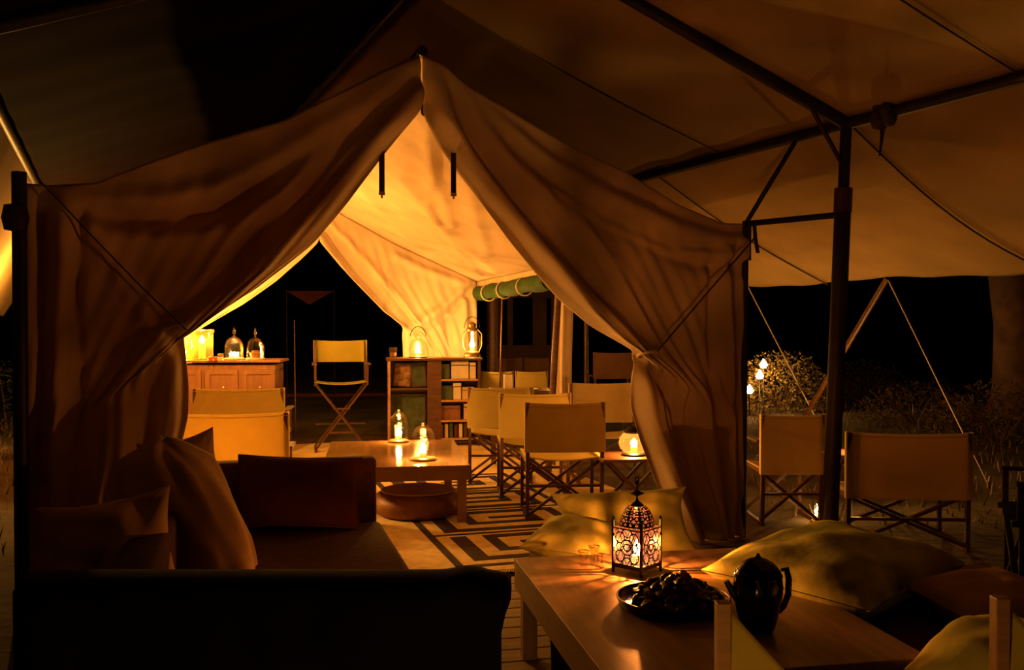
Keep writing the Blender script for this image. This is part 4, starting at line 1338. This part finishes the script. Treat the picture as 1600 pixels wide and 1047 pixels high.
slumped('big slumped tan cushion with deep folds on the sofa', 4.0, [(688, 195, 296), (705, 184, 308), (735, 176, 330), (765, 174, 346), (800, 182, 364), (850, 200, 388), (890, 215, 397), (915, 225, 400)], 0.17, PILLOWB, 'cushions on the sofa', lean=0.06)
c = at(288, 762, 4.55)
pillow_axes('tan cushion with one sharp raised corner, behind the big crumpled one', c, (0.36, 0.52, 0.16), (0.95, 0.22, 0.20), (-0.20, 0.25, 0.95), PILLOWB, 8, 'cushions on the sofa', wr=1.6, corner=0.12, fold=0.005)
c = at(175, 868, 3.42)
pillow_axes('dark tan cushion slumped at the near left end of the sofa', c, (0.46, 0.46, 0.18), (0.9, 0.36, 0.12), (-0.15, 0.45, 0.85), PILLOWB, 12, 'cushions on the sofa', wr=2.0, corner=0.15, fold=0.008)
c = at(468, 800, 4.85)
pillow('dark maroon cushion leaning on the far arm of the sofa', (c.x, 4.83, 0.585), (0.62, 0.36, 0.14), (0.15, -0.9, 0.35), -0.05, PILLOWR, 21, 'cushions on the sofa')

# ------------------------------------------------------------------ foreground table
ftl = gp(803, 872, 0.42)
fa = math.radians(-180 + 10.7)
WT, LT = 1.02, 1.44
# local frame: table corner at the far left; extends right (+U') and toward us
ft = thing('coffee_table', 'low wooden table in the foreground with a filigree lantern and a tray', 'table', (ftl.x, ftl.y, 0), math.radians(10.7))
top = 0.035
MB().box((WT / 2, -LT / 2, 0.42 - top / 2), (WT, LT, top), bev=0.003).build('table_top', TABLEWOOD, ft)
MB().box((0.012, -LT / 2, 0.42 - top - .045), (0.022, LT - .02, 0.09)).build('apron', TABLEWOOD, ft)
MB().box((WT - 0.012, -LT / 2, 0.42 - top - .045), (0.022, LT - .02, 0.09)).build('apron', TABLEWOOD, ft)
MB().box((WT / 2, -0.012, 0.42 - top - .045), (WT - .05, 0.022, 0.09)).build('apron', TABLEWOOD, ft)
MB().box((WT / 2, -LT + 0.012, 0.42 - top - .045), (WT - .05, 0.022, 0.09)).build('apron', TABLEWOOD, ft)
for x in (0.055, WT - 0.055):
    for y in (-0.055, -LT + 0.055):
        MB().box((x, y, (0.42 - top) / 2), (0.062, 0.062, 0.42 - top), bev=0.003).build('leg', TABLEWOOD, ft)
# dark bag under the table
bgp = gp(868, 1040, 0.0)
bg = thing('cloth_bag', 'dark bag standing on the boards under the foreground table', 'bag', (0.30, 3.55, 0), 0.3)
pmx = pillow_mesh(0.34, 0.30, 0.22, 33, wr=2.0)
q = MB(); q.v = [(v[0], v[2], v[1] + 0.146) for v in pmx.v]; q.f = pmx.f
q.build('body', BLACKFAB, bg, smooth='all')
MB().tube([(0.10 * math.cos(a), 0, 0.26 + 0.06 * math.sin(a)) for a in np.linspace(0, math.pi, 11)], 0.01, 6).build('handle', LEATHER, bg, smooth=True)

# ------------------------------------------------------------------ filigree lantern
lb = gp(995, 893, 0.42)
mor = thing('filigree_lantern', 'pierced metal lantern with pink glass and a pointed dome on the foreground table', 'lantern', (lb.x, lb.y, 0.42), math.radians(45 + 3))
S, BZ, TZ = 0.138, 0.034, 0.185           # side, bottom and top of the pierced panels
hs_ = S / 2
def filigree(u, v, W, H):
    """True where the metal is; u,v in metres across the panel"""
    if u < .006 or u > W - .006 or v < .006 or v > H - .006: return True
    cu = (u - W / 2)
    for (cx, cy, r_) in ((0, H * .5, .030), (0, H * .5, .014), (.034, H * .25, .022), (-.034, H * .25, .022), (.034, H * .75, .022), (-.034, H * .75, .022),
                         (0, H * .08, .022), (0, H * .92, .022), (.034, H * .5, .016), (-.034, H * .5, .016)):
        d = math.hypot(cu - cx, v - cy)
        if abs(d - r_) < .0027: return True
    a = (cu + v * .55) % .032
    b = (-cu + v * .55) % .032
    return a < .0035 or b < .0035
def pierced(fn, W, H, cell=0.0028):
    nx, ny = int(W / cell), int(H / cell)
    m = MB(); idx = {}
    def vid(i, j):
        if (i, j) not in idx:
            idx[(i, j)] = len(m.v); m.v.append(fn(i * W / nx, j * H / ny))
        return idx[(i, j)]
    for i in range(nx):
        for j in range(ny):
            if filigree((i + .5) * W / nx, (j + .5) * H / ny, W, H):
                m.f.append((vid(i, j), vid(i + 1, j), vid(i + 1, j + 1), vid(i, j + 1)))
    return m
for k in range(4):
    R = Matrix.Rotation(k * math.pi / 2, 3, 'Z')
    m = pierced(lambda u, v: tuple(R @ Vector((u - hs_, -hs_, BZ + v))), S, TZ - BZ)
    m.build('pierced_panel', BLACKIRON, mor, solid=0.0012)
    gp_ = MB().add([R @ Vector((x, -hs_ + .004, z)) for (x, z) in ((-hs_ + .005, BZ), (hs_ - .005, BZ), (hs_ - .005, TZ), (-hs_ + .005, TZ))], [(0, 1, 2, 3)])
    gp_.build('pane', PINKGLASS, mor)
    a = R @ Vector((hs_, hs_, 0))
    MB().bar((a.x, a.y, 0.0), (a.x, a.y, TZ + .03), 0.009).build('corner_post', BLACKIRON, mor)
    MB().lathe([(0, 0), (.006, .003), (.004, .010), (0, .016)], 8, (a.x, a.y, TZ + .03)).build('corner_finial', BLACKIRON, mor, smooth=True)
MB().box((0, 0, BZ - .006), (S, S, .012)).build('floor_plate', BLACKIRON, mor)
# dome: square-ish curved roof, pierced, with ribs
def dome_pt(a, q):
    r_ = (hs_ * 0.94) * math.cos(q * math.pi / 2 * .93) ** 0.75
    kk = 1 + 0.28 * (1 - q) * (1 / max(abs(math.cos(a)), abs(math.sin(a))) - 1)
    return (r_ * kk * math.cos(a), r_ * kk * math.sin(a), TZ + 0.004 + 0.088 * math.sin(q * math.pi / 2 * .93))
dm = MB(); ring = {}
NA, NQ = 112, 34
for i in range(NA):
    for j in range(NQ):
        u = (i + .5) / NA; q = (j + .5) / NQ
        keep = (j < 2 or j > NQ - 3 or (i % 28) in (0, 27, 13, 14))
        w = (u * 16) % 1 - .5; vv = (q * 5) % 1 - .5
        d = math.hypot(w, vv)
        if abs(d - .34) < .13 or d < .10: keep = True
        if keep:
            ids = []
            for (ii, jj) in ((i, j), (i + 1, j), (i + 1, j + 1), (i, j + 1)):
                key = (ii % NA, jj)
                if key not in ring:
                    ring[key] = len(dm.v); dm.v.append(dome_pt(2 * math.pi * (ii % NA) / NA, jj / NQ))
                ids.append(ring[key])
            dm.f.append(tuple(ids))
dm.build('pierced_dome', BLACKIRON, mor, solid=0.0012)
P = np.array([[[c * (.955 if k < 2 else 1) for k, c in enumerate(dome_pt(2 * math.pi * i / 48, j / 12))] for i in range(49)] for j in range(13)])
MB().grid(P).build('dome_glass', PINKGLASS, mor, smooth='all')
MB().lathe([(.03, TZ + .086), (.022, TZ + .096), (.008, TZ + .106), (.004, TZ + .118), (.004, TZ + .124), (.030, TZ + .136), (.004, TZ + .150), (.003, TZ + .170), (.012, TZ + .18), (0, TZ + .19)], 16).build('finial', BLACKIRON, mor, smooth=True)
MB().tube([(.013 * math.cos(a), 0, TZ + .192 + .013 * math.sin(a)) for a in np.linspace(0, 2 * math.pi, 15)], .002, 6).build('ring', BLACKIRON, mor, smooth=True)
candle(mor, 0.035, 0.022, BZ, 38.0, 0.06, 0.018, rad=0.006)

# ------------------------------------------------------------------ tray heaped with dark nuggets
tr = gp(1052, 946, 0.42)
tray = thing('tray', 'round dark wooden tray heaped with glossy nuggets, in front of the filigree lantern', 'tray', (tr.x, tr.y, 0.42), 0)
MB().lathe([(0, 0), (.17, 0), (.195, .006), (.205, .03), (.198, .032), (.185, .014), (.16, .010), (0, .010)], 48).build('dish', mat('dark_lacquer', (0.03, 0.012, 0.007), 0.18, var=0.3, spec=0.6), tray, smooth=True)
MB().tube([(.202 * math.cos(a), .202 * math.sin(a), .033) for a in np.linspace(0, 2 * math.pi, 49)], .004, 6).build('rim', BLACKIRON, tray, smooth=True)
NUT = mat('glossy_dark_nut', (0.11, 0.045, 0.022), 0.22, var=0.5, scale=30, spec=0.6, bump=0.3, bscale=70)
nuts = []
for k in range(3):
    r = np.random.RandomState(50 + k)
    prof = []
    m = MB()
    n, rows = 8, 6
    for i in range(rows + 1):
        th = math.pi * i / rows
        for j in range(n):
            a = 2 * math.pi * j / n
            q = 1 + r.uniform(-.18, .18)
            m.v.append((.030 * q * math.sin(th) * math.cos(a) * (1.25 - .25 * k * .5), .019 * q * math.sin(th) * math.sin(a), .016 * math.cos(th) * q))
    for i in range(rows):
        for j in range(n):
            m.f.append((i * n + j, i * n + (j + 1) % n, (i + 1) * n + (j + 1) % n, (i + 1) * n + j))
    nuts.append(m)
proto = []
cnt = 0
spots = []
for layer, (R_, num, z) in enumerate(((.155, 44, .026), (.125, 30, .049), (.09, 18, .071), (.05, 8, .092))):
    for i in range(num):
        a = 2.399 * i + layer
        rr = R_ * math.sqrt((i + .5) / num)
        spots.append((rr * math.cos(a) + 0.012, rr * math.sin(a) + .01, z))
for i, (x, y, z) in enumerate(spots):
    k = i % 3
    if len(proto) <= k:
        o = nuts[k].build('nut', NUT, None, smooth=True); proto.append(o)
    else:
        o = proto[k].copy(); COL.objects.link(o)
    o.location = (tr.x + x, tr.y + y, 0.42 + z)
    o.rotation_euler = (random.uniform(-.5, .5), random.uniform(-.5, .5), random.uniform(0, 6.28))
    s = random.uniform(.8, 1.15); o.scale = (s, s, s)
    tag(o, 'glossy dark nugget in the heap on the round tray', 'nut', 'nuggets heaped on the tray')

# small glasses by the lantern
for i, (px, py, lab) in enumerate(((912, 884, 'left'), (937, 890, 'right'), (928, 876, 'rear'))):
    c = gp(px, py, 0.42)
    t = thing('tea_glass', 'small clear tea glass left of the filigree lantern, %s of three' % lab, 'glass', (c.x, c.y, 0.42), 0, 'tea glasses')
    MB().lathe([(0, 0), (.018, 0), (.020, .008), (.015, .025), (.024, .062), (.0225, .062), (.013, .025), (0, .012)], 20).build('bowl', CUTGLASS, t, smooth='all')
    MB().lathe([(0.0225, .060), (.0245, .0615), (.0245, .0635), (.0225, .063)], 20).build('rim', BRASS, t, smooth=True)

# black glazed jug
jp = gp(1184, 985, 0.42)
jug = thing('jug', 'glossy black jug with a pointed lid on the right of the foreground table', 'jug', (jp.x, jp.y, 0.42), 0.0)
MB().lathe([(0, 0), (.045, 0), (.055, .01), (.066, .05), (.078, .11), (.082, .15), (.078, .18)], 36).build('body', BLACKGLAZE, jug, smooth=True)
MB().lathe([(.079, .18), (.080, .186), (.070, .205), (.052, .225), (.028, .238), (.012, .243), (.008, .248), (.004, .256), (0, .258)], 36).build('lid', BLACKGLAZE, jug, smooth=True)
MB().tube([(.076, 0, .20), (.094, 0, .205), (.102, 0, .17), (.100, 0, .12), (.085, 0, .08), (.068, 0, .06)], [.006, .010, .011, .011, .010, .008], 10).build('handle', BLACKGLAZE, jug, smooth=True)
MB().tube([(-.060, 0, .10), (-.085, 0, .13), (-.105, 0, .165)], [.018, .013, .009], 10).build('spout', BLACKGLAZE, jug, smooth=True)

# ------------------------------------------------------------------ daybeds and the yellow cushions
def daybed(name, label, poly, h):
    cx = sum(p[0] for p in poly) / len(poly); cy = sum(p[1] for p in poly) / len(poly)
    t = thing(name, label, 'daybed', (cx, cy, 0))
    prism('frame', [(cx + (p[0] - cx) * .96, cy + (p[1] - cy) * .96) for p in poly], 0.06, h - 0.12, WOOD, t, 0.008)
    prism('mattress', poly, h - 0.12, h, PILLOWR, t, 0.03)
    for p in poly:
        MB().box((cx + (p[0] - cx) * .86, cy + (p[1] - cy) * .86, 0.03), (0.07, 0.07, 0.06)).build('foot', WOOD, t, world=True)
    return t
daybed('daybed', 'low maroon daybed along the right side of the foreground table', [(1.11, 4.45), (1.42, 2.70), (2.35, 2.85), (2.05, 4.65)], 0.34)
daybed('daybed', 'low maroon daybed behind the foreground table, holding two yellow cushions', [(0.16, 4.33), (1.05, 4.50), (0.95, 5.02), (0.08, 4.84)], 0.30)
def flat_pillow(label, corners, z, th, material, seed, tilt=(0, 0), wr=1.2, group='yellow cushions'):
    cx = sum(p[0] for p in corners) / 4; cy = sum(p[1] for p in corners) / 4
    e1 = Vector((corners[1][0] - corners[0][0], corners[1][1] - corners[0][1], 0))
    e2 = Vector((corners[2][0] - corners[1][0], corners[2][1] - corners[1][1], 0))
    t = thing('cushion', label, 'cushion', (cx, cy, z), 0, group)
    X = e1.normalized(); Yv = (e2 - X * e2.dot(X)).normalized()
    T = Matrix.Rotation(tilt[0], 3, 'X') @ Matrix.Rotation(tilt[1], 3, 'Y')
    M = T @ Matrix((X, Yv, Vector((0, 0, 1)))).transposed()
    pm = pillow_mesh(e1.length, e2.length, th, seed, wr=wr, n=36)
    q = MB(); q.v = [tuple(M @ Vector(v)) for v in pm.v]; q.f = pm.f
    q.build('cover', material, t, smooth='all')
    return t
STAINED = mat('stained_yellow_linen', (0.62, 0.66, 0.16), 0.92, var=0.7, scale=5.5, bump=0.15, bscale=24)
flat_pillow('large yellow cushion with dark stains lying right of the jug', [(0.70, 3.93), (1.18, 3.40), (1.90, 3.78), (1.42, 4.31)], 0.455, 0.27, STAINED, 41, (0.03, -0.02))
c = at(975, 818, 4.72)
pillow_axes('plump yellow cushion standing behind the filigree lantern', c, (0.70, 0.36, 0.26), (1.0, 0.12, 0.03), (0.0, 0.55, 0.84), PILLOWY, 44, 'yellow cushions', wr=1.4, corner=0.16, fold=0.004)
c = at(905, 842, 4.52)
pillow_axes('yellow cushion lying under the plump one, its corner pointing left over the rug', c, (0.46, 0.40, 0.16), (0.92, -0.38, -0.05), (0.38, 0.9, 0.15), PILLOWY, 47, 'yellow cushions', wr=1.4, corner=0.12)
flat_pillow('yellow cushion at the bottom right corner, partly behind a chair post', [(1.10, 2.86), (1.44, 2.52), (1.85, 2.77), (1.50, 3.14)], 0.43, 0.22, PILLOWY, 51, (0.06, -0.12))
pillow('brown cushion half hidden under the large stained yellow one', (1.78, 3.52, 0.42), (0.50, 0.42, 0.15), (0.05, -0.15, 0.98), 0.4, PILLOWB, 55, None)

# ------------------------------------------------------------------ sling chairs nearest to us
def sling_chair(label, px, Y, ztop):
    p = at(px, 990, Y)
    t = thing('sling_chair', label, 'chair', (p.x, Y, 0), 0, 'sling chairs in the foreground')
    W, D = 0.50, 0.46
    for (x, y, z) in ((0, 0, ztop), (W, 0.0, ztop - 0.42), (0, -D, ztop - 0.22), (W, -D, ztop - 0.42)):
        MB().box((x, y, z / 2), (0.036, 0.040, z), bev=0.003).build('post', PALEWOOD if (x, y) == (0, 0) else WOOD, t)
    for (a, b) in (((0, 0, .22), (W, 0, .22)), ((0, -D, .22), (W, -D, .22)), ((0, 0, .2), (0, -D, .2)), ((W, 0, .2), (W, -D, .2))):
        MB().bar(a, b, 0.022, 0.03).build('rail', WOOD, t)
    n = 22
    P = np.zeros((n, n, 3))
    for i in range(n):
        for j in range(n):
            x = i / (n - 1); q = j / (n - 1)
            zt = ztop - 0.015 - 0.42 * (1 - (1 - x) ** 1.25)
            P[i, j] = (0.012 + (W - 0.03) * x, 0.004 - 0.05 * math.sin(math.pi * x) - 0.16 * q * q, zt + (0.20 - zt) * q)
    MB().grid(P).build('back_sling', SLINGCLOTH, t, smooth='all', solid=0.006)
    P = np.zeros((8, 12, 3))
    for i in range(8):
        for j in range(12):
            k = j / 11
            P[i, j] = (0.02 + (W - 0.04) * k, -0.03 - (D - 0.04) * i / 7, 0.235 - 0.05 * math.sin(math.pi * k))
    MB().grid(P).build('seat_sling', SLINGCLOTH, t, smooth='all', solid=0.006)
    return t
sling_chair('canvas sling chair in front of the black jug, only its post and cloth showing', 1129, 2.47, 0.722)
sling_chair('canvas sling chair cut off by the bottom right corner of the photo', 1562, 2.47, 0.735)

# ------------------------------------------------------------------ outside: lantern table, bush with lamps, tree, grass
ot = thing('side_table', 'low dark table hidden behind the wide chair right of the post', 'table', (3.1, 8.6, GZ), 0.1)
MB().lathe([(0, .25), (.26, .25), (.27, .265), (.26, .28), (0, .28)], 28).build('table_top', WOOD, ot, smooth=True)
for a in (0.3, 2.4, 4.5):
    MB().bar((.2 * math.cos(a), .2 * math.sin(a), 0), (.12 * math.cos(a), .12 * math.sin(a), .255), .03).build('leg', WOOD, ot)
glass_jar('glass candle lantern on the low table behind the wide chair, under the awning', (3.1, 8.6, GZ + .28), h=0.20, r=0.07, power=48, dome=False, group=None)
gl2 = glass_jar('small candle lantern on the ground beneath the wide chair', (2.22, 6.95, GZ), h=0.14, r=0.05, power=2.0, dome=False, group=None)
tum = thing('glass_tumbler', 'cut glass tumbler on the low table behind the wide chair', 'glass', (3.22, 8.72, GZ + .28), 0)
MB().lathe([(0, 0), (.03, 0), (.036, .10), (.033, .10), (.027, .008), (0, .008)], 18).build('bowl', CUTGLASS, tum, smooth='all')
MB().lathe([(.030, .03), (.033, .035), (.033, .04), (.031, .045)], 18).build('band', BRASS, tum, smooth=True)

GREENLEAF = mat('dark_green_leaf', (0.02, 0.03, 0.008), 0.8, var=0.4, scale=3)
LEAF = mat('dry_leaf', (0.22, 0.17, 0.06), 0.8, var=0.4, scale=3, transl=0.3, tcol=(0.25, 0.18, 0.06))
def bush(label, c, rx, ry, rz_, n, seed, s=0.05, leafmat=None):
    t = thing('bush', label, 'bush', (c[0], c[1], GZ))
    r = random.Random(seed)
    m = MB()
    for i in range(n):
        th = r.uniform(0, 6.28); ph = math.acos(r.uniform(-0.2, 1)); q = r.uniform(.45, 1) ** .6
        p = Vector((rx * q * math.sin(ph) * math.cos(th), ry * q * math.sin(ph) * math.sin(th), 0.05 + rz_ * max(0, q * math.cos(ph))))
        d = Vector((r.uniform(-1, 1), r.uniform(-1, 1), r.uniform(-.4, 1))).normalized()
        e = d.cross(Vector((r.uniform(-1, 1), r.uniform(-1, 1), .3))).normalized()
        k = s * r.uniform(.6, 1.3)
        m.add([p, p + d * k * .5 + e * k * .22, p + d * k, p + d * k * .5 - e * k * .22], [(0, 1, 2, 3)])
    tag(m.build('foliage', leafmat or LEAF, t), kind='stuff')
    sm = MB()
    for i in range(9):
        a = i * .7
        sm.tube([(0.06 * math.cos(a), 0.06 * math.sin(a), 0), (rx * .35 * math.cos(a), ry * .35 * math.sin(a), rz_ * .5), (rx * .6 * math.cos(a), ry * .6 * math.sin(a), rz_ * .8)], .015, 5, r2=.004)
    sm.build('stems', WOOD, t)
    return t
bc = at(1235, 620, 15.5)
bush('bush lit by three lamps behind the steel post', (bc.x - .15, 15.55), 0.92, 0.5, 0.92, 4200, 4, 0.06)
for i, (px, py, Y, lab) in enumerate(((1193, 571, 15.0, 'highest'), (1187, 588, 14.9, 'middle'), (1171, 611, 14.8, 'lowest'))):
    p = at(px, py, Y)
    t = thing('stake_lamp', '%s of the three small lamps glowing against the bush' % lab, 'lamp', (p.x, Y, GZ), 0, 'lamps at the bush')
    h = p.z - GZ
    MB().tube([(0, 0, 0), (0, 0, h - .05)], .010, 8).build('stake', POLE, t, smooth=True)
    MB().lathe([(0, h - .06), (.045, h - .055), (.05, h - .04), (0, h - .04)], 14).build('cup', BLACKIRON, t, smooth=True)
    MB().lathe([(.048, h - .04), (.062, h), (.05, h + .06)], 16).build('glass', GLASS, t, smooth='all')
    f = flame_mesh(0.15, 0.060).build('flame', FLAME, t, smooth='all'); f.location = (0, 0, h - .045)
    lamp('lamp_light', (0, 0, h + .02), 20, t, radius=.04)
for i, (px, Y, h, rx, lab) in enumerate(((1430, 13.5, .55, .9, 'low dry bush behind the wide chair right of the post'), (1560, 11.5, .7, .9, 'low dry bush at the foot of the tree trunk'), (1345, 17.5, .7, 1.0, 'dim bush far behind the steel post'),
                                        (12, 12.5, .9, .9, 'dim bush at the left edge beyond the tent corner'))):
    c = at(px, 640, Y)
    bush(lab, (c.x, Y), rx, .6, h, 1300, 60 + i, .06, GREENLEAF if px < 100 else mat('dull_leaf', (0.12, 0.085, 0.04), 0.9, var=0.4, scale=3, transl=0.2))
tc_ = at(1578, 600, 14.5)
tree = thing('tree', 'thick dark tree trunk at the right edge of the photo', 'tree', (tc_.x + .1, 14.5, GZ))
BARK = mat('bark', (0.13, 0.075, 0.04), 0.95, var=0.5, scale=4, bump=0.8, bscale=7)
pts = [(0.06, 0, -.02), (0.03, 0, .5), (0, 0, 1.4), (-0.12, 0, 2.6), (-.2, 0.1, 4.2), (-.1, .2, 6)]
MB().tube(pts, [.46, .36, .32, .34, .30, .22], 18).build('trunk', BARK, tree, smooth=True)
MB().tube([(-.1, 0, 2.4), (-.5, .1, 3.4), (-.9, .3, 4.6)], [.16, .12, .07], 10).build('branch', BARK, tree, smooth=True)
MB().tube([(-.15, 0.05, 3.0), (.5, .2, 4.2), (1.1, .1, 5.4)], [.16, .12, .06], 10).build('branch', BARK, tree, smooth=True)
# grass
gm = MB(); r = random.Random(9)
for i in range(9000):
    if i % 5: X, Y = r.uniform(1.9, 11), r.uniform(6.6, 22)
    else: X, Y = r.uniform(-8, -3.2), r.uniform(4, 14)
    if i % 5 and X < 1.55 - .35 * (Y - 6.4) + .4: continue
    if not i % 5 and X > -2.6 - .343 * (Y - 4.72): continue
    h = r.uniform(.03, .13); a = r.uniform(0, 6.28); w = .008
    dx, dy = math.cos(a), math.sin(a)
    lx, ly = r.uniform(-.04, .04), r.uniform(-.04, .04)
    gm.add([(X - dx * w, Y - dy * w, GZ), (X + dx * w, Y + dy * w, GZ), (X + lx, Y + ly, GZ + h)], [(0, 1, 2)])
tag(gm.build('grass', mat('dry_grass', (0.20, 0.15, 0.06), 0.9, var=0.4, scale=2)), 'sparse dry grass on the ground around the tent', 'grass', kind='stuff')
# low wall and distant sail behind the rear door
lw = thing('low_wall', 'dim red-brown low wall beyond the rear doorway', 'wall', (at(540, 640, 18.5).x, 18.5, GZ), 0.1)
wz = at(540, 612, 18.5).z + .0
for i in range(7):
    MB().box((-1.8 + i * .6, 0, wz / 2 - .03), (.57, .3, wz - .06), bev=.015).build('block', PILLOWR, lw)
MB().box((0, 0, wz - .03), (4.4, .36, .06), bev=.01).build('coping', PILLOWR, lw)
sl = at(485, 462, 17)
sail = thing('shade_sail', 'faint reddish triangular shade sail far behind the rear doorway', 'sail', (sl.x, 17, GZ))
sz = sl.z - GZ
v = [(-.42, 0, sz + .08), (.42, 0, sz + .08), (0, -.1, sz - .16)]
MB().add(v, [(0, 1, 2)]).build('cloth', PILLOWR, sail, solid=.01)
for x in (-.42, .42): MB().tube([(x, 0, 0), (x, 0, sz + .1)], .008, 8).build('pole', POLE, sail)
# staff leaning in the rear doorway
a = at(460, 500, 12.6); b = at(467, 616, 12.6)
o = MB().tube([a, Vector((b.x, 12.4, GZ))], .008, 8).build('thin_staff', WOOD, None, smooth=True)
tag(o, 'thin reddish staff standing left of the tall chair in the rear doorway', 'staff')

# lanterns the photo does not show but whose light it does
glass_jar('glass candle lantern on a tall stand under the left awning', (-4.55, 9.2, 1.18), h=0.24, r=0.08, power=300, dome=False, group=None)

ls = thing('lantern_stand', 'tall wooden lantern stand outside the left wall of the tent', 'stand', (-4.55, 9.2, GZ), 0)
MB().lathe([(0, 1.175), (.13, 1.175), (.135, 1.19), (.12, 1.20), (0, 1.20)], 24).build('top', WOOD, ls, smooth=True)
MB().tube([(0, 0, .02), (0, 0, 1.18)], .03, 12).build('column', WOOD, ls, smooth=True)
for a in (0.2, 2.3, 4.4):
    MB().bar((.24 * math.cos(a), .24 * math.sin(a), .012), (.02 * math.cos(a), .02 * math.sin(a), .16), .03).build('foot', WOOD, ls)
glass_jar('glass candle lantern standing on the ground right before the camera', (0.12, 1.25, GZ), h=0.26, r=0.08, power=16, dome=False, group=None)
